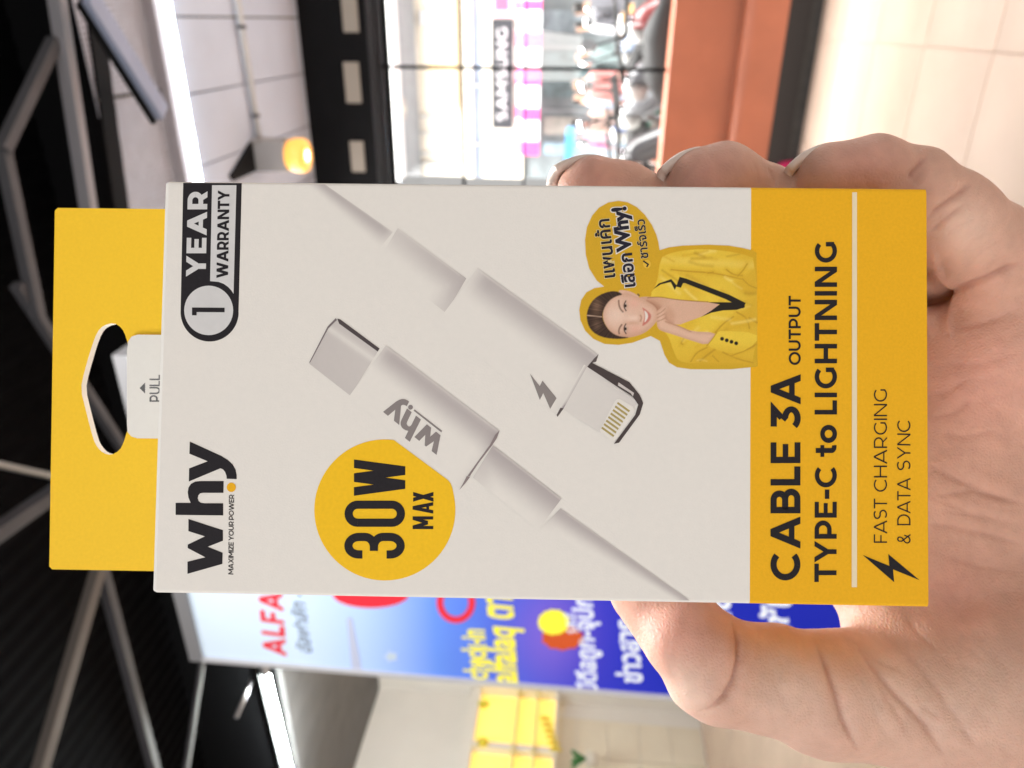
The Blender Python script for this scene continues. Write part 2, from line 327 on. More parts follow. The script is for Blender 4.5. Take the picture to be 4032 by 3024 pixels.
for i in range(len(ya) - 1):
    p0 = fx(2090, ya[i], FB - .45)[0]; p1 = fx(2090, ya[i + 1], FB - .45)[0]
    v = [room(p0, FB - .45, zo), room(p1, FB - .45, zo), room(p1, FB - .47, zt), room(p0, FB - .47, zt), room(p1, FB - .05, zt + .14), room(p0, FB - .05, zt + .14)]
    mb = MB(); mb.add(v, [(0, 1, 2, 3), (3, 2, 4, 5)]); o = mb.build('stripe', m_pk if i % 2 else m_wc, aw); sm = o.modifiers.new('thick', 'SOLIDIFY'); sm.thickness = .01
# blue stall canopy
bc = empty('blue_stall', room(1.75, 9.5, 0)); tag(bc, 'small street stall with bright blue canopy and white counter', 'stall')
aL, zT = fx(2180, 615, 9.5); aR, zB = fx(2240, 540, 9.5); zC = 1.55
MB().rbox(aR - .05, aL + .1, 9.3, 10.1, zC, zC + .1).build('canopy', mat('blue_canopy', (.10, .42, .78), .6), bc)
MB().rbox(aR, aL, 9.4, 10.0, -.01, .75).build('counter', m_wc, bc)
for a in (aR, aL - .04):
    for b in (9.4, 9.95): MB().rbox(a, a + .04, b, b + .04, .75, zC).build('post', m_alu, bc)

vn = empty('parked_van', room(2.6, 8.6, 0)); tag(vn, 'white van parked on the street near the blue stall', 'van')
mv = mat('white_van_paint', (.82, .82, .82), .3)
mb = MB(); pf = [(1.55, .35), (1.55, .95), (1.75, 1.05), (2.05, 1.52), (2.3, 1.62), (4.6, 1.62), (4.7, .35)]
for b in (8.2, 9.6): mb.v += [tuple(room(a, b, z)) for a, z in pf]
n = len(pf); mb.f += [(i, (i + 1) % n, n + (i + 1) % n, n + i) for i in range(n)] + [tuple(range(n))[::-1], tuple(range(n, 2 * n))]; mb.build('body', mv, vn, bevel=.06)
mb = MB()
for (a0, z0, a1, z1) in [(1.85, 1.08, 2.6, 1.5), (2.7, 1.08, 3.5, 1.5)]: MB().rbox(a0, a1, 8.19, 8.21, z0, z1).build('window', mat('van_glass', (.05, .06, .07), .1), vn)
for a in (2.1, 4.1):
    w_ = MB().tube([room(a, 8.15, .3), room(a, 8.35, .3)], .3, 20).build('tyre', mat('black_rubber', (.02, .02, .02), .7), vn, True); MB().tube([room(a, 8.14, .3) - np.array(vn.location), room(a, 8.16, .3) - np.array(vn.location)], .18, 16).build('rim', m_alu, w_, local=True)
# people outside: one continuous body each, via the skin modifier
def person_mesh(name, cloth, seed, sitting=False):
    R = random.Random(seed)
    hh = .86 if not sitting else .78
    V = [(0, 0, hh + .05), (0, 0, hh + .3), (0, 0, hh + .5), (0, 0, hh + .60), (0, .02, hh + .70), (0, .02, hh + .80)]; rd = [.13, .12, .13, .05, .085, .075]
    E_ = [(0, 1), (1, 2), (2, 3), (3, 4), (4, 5)]
    for s in (-1, 1):
        n0 = len(V); V += [(s * .09, 0, hh - .02), (s * .10, .03 if not sitting else .32, hh * .52 if not sitting else hh - .06), (s * .10, 0 if not sitting else .34, .08), (s * .10, .12 if not sitting else .46, .04)]; rd += [.095, .065, .045, .04]
        E_ += [(0, n0), (n0, n0 + 1), (n0 + 1, n0 + 2), (n0 + 2, n0 + 3)]
        n0 = len(V); sw_ = R.uniform(-.1, .2); V += [(s * .18, 0, hh + .48), (s * .23, -.02 + sw_ * .3, hh + .22), (s * .21, .08 + sw_, hh - .0), (s * .2, .12 + sw_, hh - .08)]; rd += [.06, .045, .035, .035]
        E_ += [(2, n0), (n0, n0 + 1), (n0 + 1, n0 + 2), (n0 + 2, n0 + 3)]
    me = bpy.data.meshes.new(name); me.from_pydata(V, E_, []); o = bpy.data.objects.new(name, me); COL.objects.link(o)
    o.modifiers.new('s', 'SKIN'); me.skin_vertices.new() if not me.skin_vertices else None
    for i, sv in enumerate(me.skin_vertices[0].data): sv.radius = (rd[i], rd[i]); sv.use_root = i == 0
    sub = o.modifiers.new('u', 'SUBSURF'); sub.levels = 1; sub.render_levels = 1
    dg = bpy.context.evaluated_depsgraph_get(); me2 = bpy.data.meshes.new_from_object(o.evaluated_get(dg)); bpy.data.objects.remove(o)
    for x in (mat('street_trousers_%d' % (seed % 3), [(.03, .035, .06), (.06, .06, .065), (.12, .10, .08)][seed % 3], .8), cloth, mat('street_skin', (.45, .28, .2), .6), mat('street_hair', (.015, .012, .01), .5)): me2.materials.append(x)
    for p in me2.polygons:
        z = p.center.z; x = abs(p.center.x)
        p.material_index = 0 if z < hh + .06 and not (x > .17 and z > hh - .1) else (1 if z < hh + .56 and not (x > .15 and z < hh + .16) else (3 if z > hh + .75 or (p.center.y < 0 and z > hh + .64) else 2)); p.use_smooth = True
    return me2
PEOPLE = [(330, 2300, 10.9, (.55, .22, .20), 'person in a red top standing by the shop front under the striped awning'),
          (100, 2300, 11.6, (.75, .75, .78), 'person in a white shirt standing beside the grey shop post'),
          (395, 2300, 11.8, (.40, .48, .60), 'person in a pale blue shirt behind the one in red at the shop front'),
          (485, 2300, 11.2, (.60, .42, .36), 'person in a dusty orange top near the blue stall'),
          (230, 2300, 12.2, (.20, .26, .26), 'person in a grey green top deep in the shop front'),
          (520, 2300, 12.0, (.85, .25, .50), 'person in a pink top beside the blue stall'),
          (30, 2300, 10.2, (.15, .15, .17), 'person in black clothes walking past the parked motorbikes')]
for k, (py, px, b, c, lb) in enumerate(PEOPLE):
    me = person_mesh('person', mat('cloth_%d' % k, c, .8), k)
    o = bpy.data.objects.new('person', me); COL.objects.link(o); a = A_ @ on_plane(px, py, B_, b); o.location = tuple(room(a, b, -.004)); o.rotation_euler = (0, 0, random.uniform(0, 6.3)); tag(o, lb, 'person', 'people on the street')
# motorbikes parked outside the window
def motorbike(name, loc, rz, c, label):
    r = empty(name, loc, rz); r.scale = (1.12,) * 3; tag(r, label, 'motorbike', 'motorbikes parked outside the window')
    mbk = mat('black_rubber', (.02, .02, .02), .7); mp = mat('bike_' + label[:9], c, .25); mch = mat('chrome', (.7, .7, .72), .15, metal=1)
    for y in (-.62, .62):
        pts = [(0, y + .27 * math.cos(t), .30 + .27 * math.sin(t)) for t in np.linspace(0, 2 * math.pi, 25)]
        w = MB().tube(pts, .045, 8, False).build('wheel', mbk, r, True, local=True)
        MB().tube([(-.03, y, .3), (.03, y, .3)], .07, 12).build('hub', mch, w, local=True)
    MB().tube([(0, -.75, .72), (0, -.45, .70), (0, -.1, .55), (0, .2, .55), (0, .40, .85), (0, .46, .98)], [.06, .13, .14, .10, .10, .05], 12).build('body', mp, r, True, local=True)
    MB().tube([(0, -.72, .80), (0, -.5, .83), (0, -.2, .79), (0, -.02, .74)], [.05, .11, .11, .06], 12).build('seat', mbk, r, True, local=True)
    MB().tube([(0, .62, .3), (0, .5, .75), (0, .42, 1.0)], .035, 8).build('fork', mch, r, True, local=True)
    MB().tube([(-.34, .30, 1.05), (-.15, .42, 1.02), (.15, .42, 1.02), (.34, .30, 1.05)], .018, 8).build('handlebar', mbk, r, True, local=True)
    MB().tube([(0, .46, .92), (0, .56, .92)], [.10, .07], 12).build('headlight', mat('lamp_glass', (.7, .7, .68), .1), r, True, local=True)
    for s in (-1, 1):
        mm = MB().tube([(s * .22, .38, 1.04), (s * .30, .40, 1.24)], .008, 6).build('mirror', mbk, r, local=True)
        MB().tube([(s * .30, .385, 1.27), (s * .30, .405, 1.27)], .055, 12).build('mirror_glass', mch, mm, local=True)
    MB().tube([(.12, -.75, .3), (.12, -.1, .3)], .045, 8).build('exhaust', mch, r, True, local=True)
for (px, py, b, rz, c, lb) in [(2500, 400, 5.95, .55, (.03, .03, .035), 'black motorbike parked outside behind the thin vertical mullion'), (2420, 40, 6.2, .95, (.10, .10, .11), 'dark grey motorbike parked close behind the black one'), (2450, -160, 6.0, .45, (.25, .04, .04), 'maroon motorbike parked outside the window'), (2560, 200, 6.6, .8, (.30, .31, .33), 'grey motorbike parked in the second row outside')]:
    a = A_ @ on_plane(px, py, B_, b); motorbike('motorbike', room(a, b, -.004), rz, c, lb)
BKC = [((.6, .6, .62), 'white'), ((.30, .36, .48), 'slate blue'), ((.42, .10, .10), 'dark red'), ((.62, .56, .45), 'cream'), ((.06, .16, .12), 'dark green'), ((.55, .30, .08), 'orange'), ((.12, .2, .5), 'bright blue'), ((.12, .09, .07), 'brown')]
for k, (a, b) in enumerate([(-.9, 7.4), (-.2, 7.9), (.35, 7.5), (.9, 8.0), (1.35, 7.4), (-.5, 8.7), (.6, 8.8), (1.6, 6.5)]):
    motorbike('motorbike', room(a, b, -.004), .5 + .09 * k, BKC[k][0], BKC[k][1] + ' motorbike standing in the back rows of parked bikes')

# ---------------------------------------------------------------- under the roof: steel, mesh, lamps
def P3(px, py, z=CZ): return on_plane(px, py, Z_, z)
def steel(name, ends, w, h, z, m, label, cat='beam', group=None, ext=.6):
    p, q = P3(*ends[0], z), P3(*ends[1], z); d = (q - p) / np.linalg.norm(q - p)
    o = MB().beam(p - d * ext, q + d * ext, w, h).build(name, m, bevel=.004); return tag(o, label, cat, group)
gs = 'steel members under the black roof'
steel('roof_beam', ((225, 0), (345, 800)), .042, .05, 3.25, mat('pale_grey_steel', (.30, .30, .33), .5), 'straight grey steel beam running beside the perforated panel', group=gs, ext=.25)
steel('roof_beam', ((300, 0), (415, 800)), .10, .14, 3.34, m_black, 'black steel channel beside the straight grey beam', group=gs, ext=.3)
steel('truss_strut', ((215, 160), (10, 590)), .040, .04, 3.27, m_steel, 'grey strut branching off the straight grey beam', 'strut', gs, ext=0)
steel('truss_strut', ((5, 560), (150, 1250)), .040, .04, 3.29, m_steel, 'grey strut passing behind the yellow hang tab', 'strut', gs, ext=.0)
steel('truss_strut', ((150, 1250), (480, 1760)), .035, .04, 3.31, m_steel, 'dark strut seen through the slot of the hang tab', 'strut', gs, ext=.15)
steel('truss_strut', ((400, 2200), (160, 3024)), .055, .04, 3.25, mat('warm_grey_steel', (.13, .115, .105), .5), 'left leg of the grey V shaped truss above the lit sign', 'strut', gs, ext=.25)
steel('truss_strut', ((385, 2180), (606, 3024)), .045, .04, 3.30, m_steel, 'right leg of the grey V shaped truss above the lit sign', 'strut', gs, ext=.25)
steel('truss_strut', ((250, 1915), (0, 2090)), .05, .05, 3.25, m_steel, 'short grey strut below the hang tab corner', 'strut', gs, ext=.1)
steel('truss_strut', ((0, 1830), (225, 1880)), .02, .03, 3.2, mat('worn_bright_steel', (.35, .35, .34), .35, metal=.6), 'thin bright steel rod near the hang tab', 'rod', gs, ext=.1)
steel('truss_strut', ((800, 2586), (734, 3024)), .04, .02, 3.22, m_steel, 'thin grey edge trim behind the lit sign', 'trim', gs, ext=.3)
st = steel('truss_strut', ((350, -20), (640, 445)), .075, .03, 3.10, m_steel2, 'bluish diagonal strut crossing the perforated panel', 'strut', gs, ext=0)
steel('truss_strut', ((318, 0), (612, 470)), .06, .02, 3.15, m_black, 'black flange along the bluish diagonal strut', 'strut', gs, ext=0)
# perforated metal sheet built as crossing strips
pp = [P3(335, 0, 3.28), P3(650, 0, 3.28), P3(665, 860, 3.28), P3(470, 860, 3.28)]
pm = MB()
b0_, b1_ = 2.86, 3.40; a0_, a1_ = -.7, .98
n1 = 84
for i in range(n1 + 1):
    a = a0_ + (a1_ - a0_) * i / n1
    pm.rbox(a, a + .009, b0_, b1_, 3.279, 3.285)
for j in range(26):
    b = b0_ + (b1_ - b0_) * j / 25
    pm.rbox(a0_, a1_, b, b + .0085, 3.2805, 3.2835)
o = pm.build('perforated_panel', mat('galvanised_sheet', (.58, .61, .70), .5, metal=.2, var=.1, vscale=12)); tag(o, 'grey perforated metal sheet beside the bright light strip', 'metal sheet')
MB().rbox(a0_, a1_, b0_ + .02, b1_, 3.34, 3.35).build('backing_sheet', mat('grey_backing', (.008, .008, .01), .8, spec=.1), o)
for a in (.28, .78): MB().rbox(a, a + .012, b0_, b1_, 3.272, 3.279).build('joint_strip', m_darkceil, o)
# LED strip along the edge of the white ceiling
ls = empty('light_strip', room(.2, 3.38, 3.2)); tag(ls, 'bright white light strip along the edge of the ceiling boards', 'light')
MB().rbox(-1.6, 1.5, 3.33, 3.42, 3.235, 3.29).build('housing', mat('strip_housing', (.45, .42, .45), .4), ls)
MB().rbox(-1.58, 1.48, 3.40, 3.437, 3.215, 3.236).build('diffuser', mat('strip_light', (1, 1, 1), .5, emit=(.80, .90, 1), estr=16), ls)
# conduit and downlight
cdm = empty('conduit', room(.2, 4.14, 3.2)); tag(cdm, 'thin pale conduit pipe clipped along the ceiling boards', 'conduit')
p0, p1 = P3(936, 0, 3.225), P3(1021, 547, 3.225); d_ = (p1 - p0)
MB().tube([p0 - d_ * 1.2, p1], .016, 8).build('pipe', mat('pale_pipe', (.55, .54, .52), .4), cdm, True)
for t in (-.3, .18, .82): MB().tube([p0 + d_ * (t - .012), p0 + d_ * (t + .012)], .024, 8).build('clip', m_steel, cdm)
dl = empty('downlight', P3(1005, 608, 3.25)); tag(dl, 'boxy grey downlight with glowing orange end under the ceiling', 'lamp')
L0 = P3(1005, 608, 3.25); ad = np.linalg.norm(L0 - CAMP)
hb = .245
MB().obb(L0 - A_ * .085 - B_ * .06 - Z_ * .20, A_ * .17, B_ * .12, Z_ * .20).build('body', mat('taupe_metal', (.30, .27, .25), .5), dl, bevel=.008)
MB().tube([L0 - Z_ * .195, L0 - Z_ * .235, L0 - Z_ * .285, L0 - Z_ * .30], [.078, .092, .092, .085], 20).build('lens', mat('amber_lens', (.9, .45, .1), .4, emit=(1, .45, .06), estr=.9), dl, True)
MB().tube([L0 - Z_ * .285, L0 - Z_ * .304], [.05, .03], 14).build('bulb', mat('amber_bulb', (1, .9, .6), .4, emit=(1, .85, .45), estr=6), dl, True)
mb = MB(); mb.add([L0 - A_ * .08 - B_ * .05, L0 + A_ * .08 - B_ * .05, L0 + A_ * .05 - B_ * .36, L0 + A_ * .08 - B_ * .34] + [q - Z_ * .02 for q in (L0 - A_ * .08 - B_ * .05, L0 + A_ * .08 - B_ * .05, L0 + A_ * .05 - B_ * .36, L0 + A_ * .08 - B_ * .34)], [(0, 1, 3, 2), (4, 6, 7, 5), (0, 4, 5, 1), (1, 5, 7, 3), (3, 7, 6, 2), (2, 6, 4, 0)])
mb.build('shadow_wedge', m_black, dl)  # black wedge modelled in place of the shadow on the ceiling
# fluorescent tube on the left
ft = empty('tube_light', room(4.2, 3.2, 3.1)); tag(ft, 'bright fluorescent tube on the dark ceiling beyond the lit sign', 'light')
q0, q1 = P3(1045, 2655, 3.12), P3(1135, 3030, 3.12); dd = q1 - q0
MB().tube([q0, q1 + dd * .6], .022, 12).build('tube', mat('fluoro', (1, 1, 1), .5, emit=(.93, 1, .97), estr=210), ft, True)
MB().tube([q0 - dd * .07, q0], .024, 12).build('end_cap', m_alu, ft, True)
MB().beam(q0 - dd * .1 + Z_ * .05, q1 + dd * .6 + Z_ * .05, .06, .05).build('batten', m_black, ft)
rod = empty('ceiling_rod', P3(940, 2800, 3.2)); tag(rod, 'thin steel rod hanging by the fluorescent tube', 'rod')
MB().tube([P3(930, 2825, 3.2), P3(1000, 2660, 3.2)], .012, 8).build('rod_bar', m_alu, rod, True)
MB().tube([P3(1000, 2660, 3.2), P3(1000, 2660, 3.25)], .012, 8).build('hanger', m_alu, rod)

# ---------------------------------------------------------------- far left: lit shelf wall
def sw_pt(px, py, off=0): return on_plane(px, py, A_, SW - off)
def sw_rect(name, px0, px1, py0, py1, m, parent, t0=.0, t1=.03, bevel=0):
    pm_, qm = sw_pt((px0 + px1) / 2, py0), sw_pt((px0 + px1) / 2, py1); b0, b1 = B_ @ qm, B_ @ pm_
    zt = sw_pt(px0, (py0 + py1) / 2)[2]; zb_ = sw_pt(px1, (py0 + py1) / 2)[2]
    return MB().rbox(SW - t1, SW - t0, b0, b1, zb_, zt).build(name, m, parent, bevel=bevel)
m_glow = mat('yellow_backlight', (.9, .7, .2), .5, emit=(1, .72, .16), estr=.85)
sh = empty('display_cabinet', sw_pt(2180, 2840)); tag(sh, 'yellow backlit display cabinet with white frame on the tiled wall', 'cabinet')
sw_rect('back_panel', 1860, 2185, 2700, 3150, m_glow, sh, .001, .03)
sw_rect('frame_post', 1830, 2190, 2962, 2985, m_white, sh, .03, .12); sw_rect('frame_top', 1825, 1868, 2700, 3150, m_white, sh, .03, .14)
for px in (2020, 2100): sw_rect('shelf', px, px + 9, 2700, 3150, mat('pale_shelf', (.85, .75, .4), .4), sh, .03, .16)
sw_rect('frame_base', 2180, 2192, 2700, 3150, m_white, sh, .03, .18)
for i, (px, py, h, lb) in enumerate([(1885, 2770, 40, 'small yellow ornament hanging on the cabinet frame'), (1880, 2920, 55, 'long yellow ornament hanging on the cabinet frame')]):
    c = sw_pt(px, py, .17); o = MB().tube([c, c - Z_ * .05, c - Z_ * .1], [.02, .05, .02], 10).build('ornament', mat('yellow_plastic', (.85, .72, .05), .4), None, True); tag(o, lb, 'ornament')
tw = []
m_wt = mat('ivory_wall_tile', (.88, .80, .66), .25, var=.04, vscale=4)
bs = [2.2 + .42 * i for i in range(8)]; zs = [.02 + .30 * j for j in range(5)]
for i in range(7):
    for j in range(5):
        zt = zs[j] + .294
        MB().rbox(SW - .012, SW - .001, bs[i] + .003, bs[i] + .417, zs[j], zt).build('wall_tile', m_wt, sw, bevel=.002)
bn = empty('banana_bunch', sw_pt(2150, 2900, .25)); tag(bn, 'bunch of yellow bananas hanging below the lit cabinet', 'fruit')
for i in range(6):
    c = sw_pt(2125 + 8 * i, 2830 + 24 * i, .28); MB().tube([c, c - Z_ * .05 + B_ * .015, c - Z_ * .11 + B_ * .0], [.012, .024, .008], 8).build('banana', mat('banana_skin', (.80, .62, .03), .45), bn, True)
pl_ = empty('potted_plant', sw_pt(2270, 2985, .25)); tag(pl_, 'small green plant in a cream pot against the tiled wall', 'plant')
c = sw_pt(2290, 2985, .25)
MB().tube([c - Z_ * .14, c - Z_ * .04], [.06, .075], 12).build('pot', m_cream, pl_, True)
for i in range(16):
    t = random.uniform(0, 6.3); r = random.uniform(.04, .11); e_ = c + np.array([math.cos(t) * r, math.sin(t) * r, random.uniform(0, .12)])
    MB().tube([c - Z_ * .05, (c + e_) / 2 + Z_ * .02, e_], [.004, .022, .003], 5).build('leaf', mat('leaf_green', (.05, .22, .06), .5), pl_, True)

# pink bag on the floor by the ledge
g0 = on_plane(3128, 690, Z_, 0); o = MB().tube([g0, g0 + Z_ * .03, g0 + Z_ * .10, g0 + Z_ * .16], [.07, .10, .09, .04], 14).build('pink_bag', mat('magenta_cloth', (.70, .03, .16), .7), None, True); tag(o, 'small magenta bag lying on the floor by the ledge wall', 'bag')

# ---------------------------------------------------------------- lit pylon sign
SBB = 1.35
def bpx(px, py, off=0): p = on_plane(px, py, B_, SBB - off); return A_ @ p, p[2]
aL_, zT_ = bpx(800, 2585); aR_ = aL_ - .86; zB_ = .12
sn = empty('pylon_sign', room((aL_ + aR_) / 2, SBB + .03, 0)); tag(sn, 'tall blue advertising sign panel with red ALFA lettering behind the box', 'sign')
NX, NZ = 24, 60; V = []; Cc = []
def lerp(a, b, t): return np.array(a) * (1 - t) + np.array(b) * t
stops = [(0, (.66, .78, .90)), (.15, (.62, .76, .93)), (.26, (.42, .58, .92)), (.36, (.13, .27, .80)), (.46, (.06, .11, .62)), (.58, (.03, .035, .48)), (.70, (.008, .018, .40)), (1, (.006, .015, .34))]
for j in range(NZ + 1):
    t = j / NZ; s = (t * (zT_ - zB_)) / 1.75
    for k in range(len(stops) - 1):
        if stops[k][0] <= min(s, 1) <= stops[k + 1][0]: c0 = lerp(stops[k][1], stops[k + 1][1], (min(s, 1) - stops[k][0]) / (stops[k + 1][0] - stops[k][0])); break
    for i in range(NX + 1):
        x = i / NX; c = np.array(c0); c = c * (1 + .25 * (x - .3) * (s < .4)); 
        gl_ = math.exp(-((s - .52) / .05) ** 2 - ((x - .2) / .18) ** 2); c = lerp(c, (.26, .13, .58), gl_ * .6)
        V.append(room(aL_ + (aR_ - aL_) * x, SBB, zT_ + (zB_ - zT_) * t)); Cc.append(np.clip(c, 0, 1))
fs = [(j * (NX + 1) + i, j * (NX + 1) + i + 1, (j + 1) * (NX + 1) + i + 1, (j + 1) * (NX + 1) + i) for j in range(NZ) for i in range(NX)]
iv = np.array(V) - np.array(sn.location)
SIGNM = mat('sign_print', (1, 1, 1), .4, vcol=True, spec=.2); _p = SIGNM.node_tree.nodes['Principled BSDF']; SIGNM.node_tree.links.new([q for q in SIGNM.node_tree.nodes if q.type == 'VERTEX_COLOR'][0].outputs[0], _p.inputs['Emission Color']); _p.inputs['Emission Strength'].default_value = .38
mesh('printed_panel', iv, fs, SIGNM, sn, cols=Cc)
MB().rbox(aR_, aL_, SBB + .002, SBB + .05, zB_, zT_).build('sign_core', m_alu, sn)
for (x0, x1, y0, y1) in [(aR_ - .012, aL_ + .012, zT_, zT_ + .035), (aR_ - .012, aL_ + .012, zB_ - .03, zB_)]: MB().rbox(x0, x1, SBB - .008, SBB + .05, y0, y1).build('frame_rail', mat('sign_frame', (.25, .25, .26), .4), sn)
for a in (aR_ - .012, aL_): MB().rbox(a, a + .012, SBB - .008, SBB + .05, zB_, zT_).build('frame_side', mat('white_sign_frame', (.6, .6, .62), .4), sn)
for a in (aR_ + .1, aL_ - .2): MB().rbox(a, a + .1, SBB - .12, SBB + .16, 0, .03).build('foot', m_alu, sn); MB().rbox(a + .03, a + .07, SBB + .004, SBB + .045, .03, zB_).build('leg', m_alu, sn)
def sign_shape(name, pts, m, k=1):
    V = [];
    for (px, py) in pts: V.append(on_plane(px, py, B_, SBB - .0012 * k))
    mb = MB(); mb.add(V, [tuple(range(len(V)))]); return mb.build(name, m, sn)
def sign_text(text, p0, p1, up, m, k=1, offset=.0, strokefont=None, ys=1.0):
    o, e = on_plane(*p0, B_, SBB - .0012 * k), on_plane(*p1, B_, SBB - .0012 * k); y = on_plane(*up, B_, SBB - .0012 * k) - o
    if strokefont:
        w, P = line(text, strokefont, .16); return vcoltext('lettering', P, m, sn, o, (e - o) / w, y, -B_ * .0002)
    v, fcs = font_polys(text, offset); x0, x1 = v[:, 0].min(), v[:, 0].max(); sc = np.linalg.norm(e - o) / (x1 - x0)
    yy = y / np.linalg.norm(y) * sc * ys
    mb = MB(); mb.v = [tuple(o + (e - o) / (x1 - x0) * (q[0] - x0) + yy * q[1]) for q in v]; mb.f = fcs; return mb.build('lettering', m, sn)
m_red = mat('sign_red', (.72, .03, .05), .5, spec=.2, emit=(.72, .03, .05), estr=0.3); m_gr = mat('sign_grey', (.16, .19, .24), .5, spec=.2, emit=(.16, .19, .24), estr=0.2); m_yl = mat('sign_yellow', (.85, .78, .05), .5, spec=.2, emit=(.85, .78, .05), estr=0.4); m_wh = mat('sign_white', (.75, .80, .88), .5, spec=.2, emit=(.75, .80, .88), estr=0.4)
sign_text('ALFALAQ', (1128, 2585), (1098, 2158), (1038, 2573), m_red, strokefont=.22)
sign_text('อัลฟาลัก -', (1228, 2572), (1195, 2335), (1170, 2560), m_gr, offset=.012)
sign_text('check-in', (1920, 2676), (1905, 2480), (1860, 2672), m_yl, offset=.03, ys=1.7)
sign_text('alfalaq ตาล', (2035, 2694), (2010, 2290), (1975, 2688), m_yl, offset=.03, ys=1.35)
sign_text('มีดีลถูก-จุปก', (2350, 2728), (2330, 2350), (2290, 2723), m_wh, offset=.03)
sign_text('ข่าวสาร', (2528, 2690), (2505, 2440), (2470, 2688), m_wh, offset=.03)
sign_text('ชำระง่าย', (2890, 2720), (2870, 2340), (2830, 2715), m_wh, offset=.03)
sign_text('โปรโมชัน', (3140, 2720), (3110, 2330), (3080, 2716), m_wh, offset=.03)
def ell(cx, cy, rx, ry, n=24, jag=0): return [(cx + rx * (1 + (jag if i % 2 else -jag)) * math.cos(i * 2 * math.pi / n), cy + ry * (1 + (jag if i % 2 else -jag)) * math.sin(i * 2 * math.pi / n)) for i in range(n)]
sign_shape('red_lantern_print', ell(1460, 2340, 150, 54, 30), m_red)
ro, ri = ell(1795, 2372, 76, 82, 32), ell(1795, 2372, 50, 56, 32)
V = [on_plane(*p, B_, SBB - .0012) for p in ro + ri]; mb = MB(); mb.add(V, [(i, (i + 1) % 32, 32 + (i + 1) % 32, 32 + i) for i in range(32)]); mb.build('ring_print', m_red, sn)
sign_shape('flame_print', ell(2215, 2512, 82, 48, 20, .06), pmat('sign_orange', (.75, .12, .03)), 1)
sign_shape('burst_print', ell(2180, 2450, 62, 50, 26, .035), m_yl, 2)
sign_text('SALE', (2275, 2495), (2262, 2415), (2235, 2492), m_wh, 3, strokefont=.2)
sign_shape('sparkle_print', ell(1540, 2585, 26, 20, 10, .25), pmat('sign_pale', (.65, .78, .92)), 1)
sign_shape('beam_print', [(1365, 2435), (1385, 2430), (1425, 2640), (1385, 2632)], pmat('sign_pale2', (.62, .68, .88)), 1)

# ================================================================== THE BOX
BWID, BHT, BT = .075, .1391, .0207
BR = np.array([[0.99928881, 0.01399732, -0.03501357], [-0.01452341, 0.99978475, -0.01481628], [0.03479864, 0.01531426, 0.999277]])
BC = np.array([-0.00114895, -0.00507358, 0.13342315])          # centre of the front face, camera frame
def uv(px, py, back=0.0):
    d = np.array([(1512 - py) / F, (2016 - px) / F, 1.0]); n = BR[:, 2]; c = BC + n * back
    q = d * ((n @ c) / (n @ d)) - c; return np.array([BR[:, 0] @ q, BR[:, 1] @ q + BHT / 2])
bx = empty('cable_box'); tag(bx, 'white and yellow cardboard cable box with hang tab, held up in a hand', 'box')
Xw, Zw, Yw = MC @ BR[:, 0], MC @ BR[:, 1], MC @ BR[:, 2]
org = cam2w(BC - BR[:, 1] * BHT / 2)
bx.matrix_world = Matrix(((Xw[0], Yw[0], Zw[0], org[0]), (Xw[1], Yw[1], Zw[1], org[1]), (Xw[2], Yw[2], Zw[2], org[2]), (0, 0, 0, 1)))
# body: rounded sleeve, white above, yellow below
vb = uv(2955, 1512)[1]; h = BWID / 2; rr = .0006
prof = []
for (cx, cy, a0) in [(h - rr, rr, -90), (h - rr, BT - rr, 0), (-h + rr, BT - rr, 90), (-h + rr, rr, 180)]:
    for k in range(4): a = rad(a0 + 30 * k); prof.append((cx + rr * math.cos(a), cy + rr * math.sin(a)))
n = len(prof); V = []; Fc = []; mi = []
rings = [(0, .9925, .00045), (.0003, 1, 0), (vb, 1, 0), (BHT - .0009, 1, 0), (BHT - .00025, .9955, .0003), (BHT, .989, .0009)]
for (z, s, inset) in rings: V += [(x * s, BT / 2 + (y - BT / 2) * (1 - inset / (BT / 2)), z) for x, y in prof]
for j in range(5):
    for i in range(n): Fc.append((j * n + i, j * n + (i + 1) % n, (j + 1) * n + (i + 1) % n, (j + 1) * n + i)); mi.append(1 if j < 2 else 0)
Fc.append(tuple(range(n))[::-1]); mi.append(1); Fc.append(tuple(5 * n + i for i in range(n))); mi.append(0)
bo = mesh('carton_body', V, Fc, [paper, yellow], bx)
for p, k in zip(bo.data.polygons, mi): p.material_index = k
LIFT = 2.5e-5
def pr(name, polys, m, lvl=1, parent=None, back=0.0, cols=None):
    V = []; Fc = []
    for k, q in enumerate(polys):
        n0 = len(V); V += [(p[0], back - LIFT * (lvl + .1 * (k % 7)), p[1]) for p in q]; Fc.append(tuple(range(n0, n0 + len(q))))
    # make all faces look at the camera side
    out = []
    for f in Fc:
        ar = sum(V[f[i]][0] * V[f[(i + 1) % len(f)]][2] - V[f[(i + 1) % len(f)]][0] * V[f[i]][2] for i in range(len(f)))
        out.append(f if ar > 0 else f[::-1])
    return mesh(name, V, out, m, parent or bx, cols=cols)
def PX(pts, back=0.0): return [uv(x, y, back) for x, y in pts]
def text(t, base0, base1, top0, m, th, gap=.14, wf=1.0, lvl=3, name='lettering', back=0.0, skew=None):
    o = uv(*base0, back); e = uv(*base1, back) - o; y = uv(*top0, back) - o; w, P = line(t, th, gap, wf)
    return pr(name, [[o + e * (p[0] / w) + y * p[1] for p in q] for q in P], m, lvl, back=back)
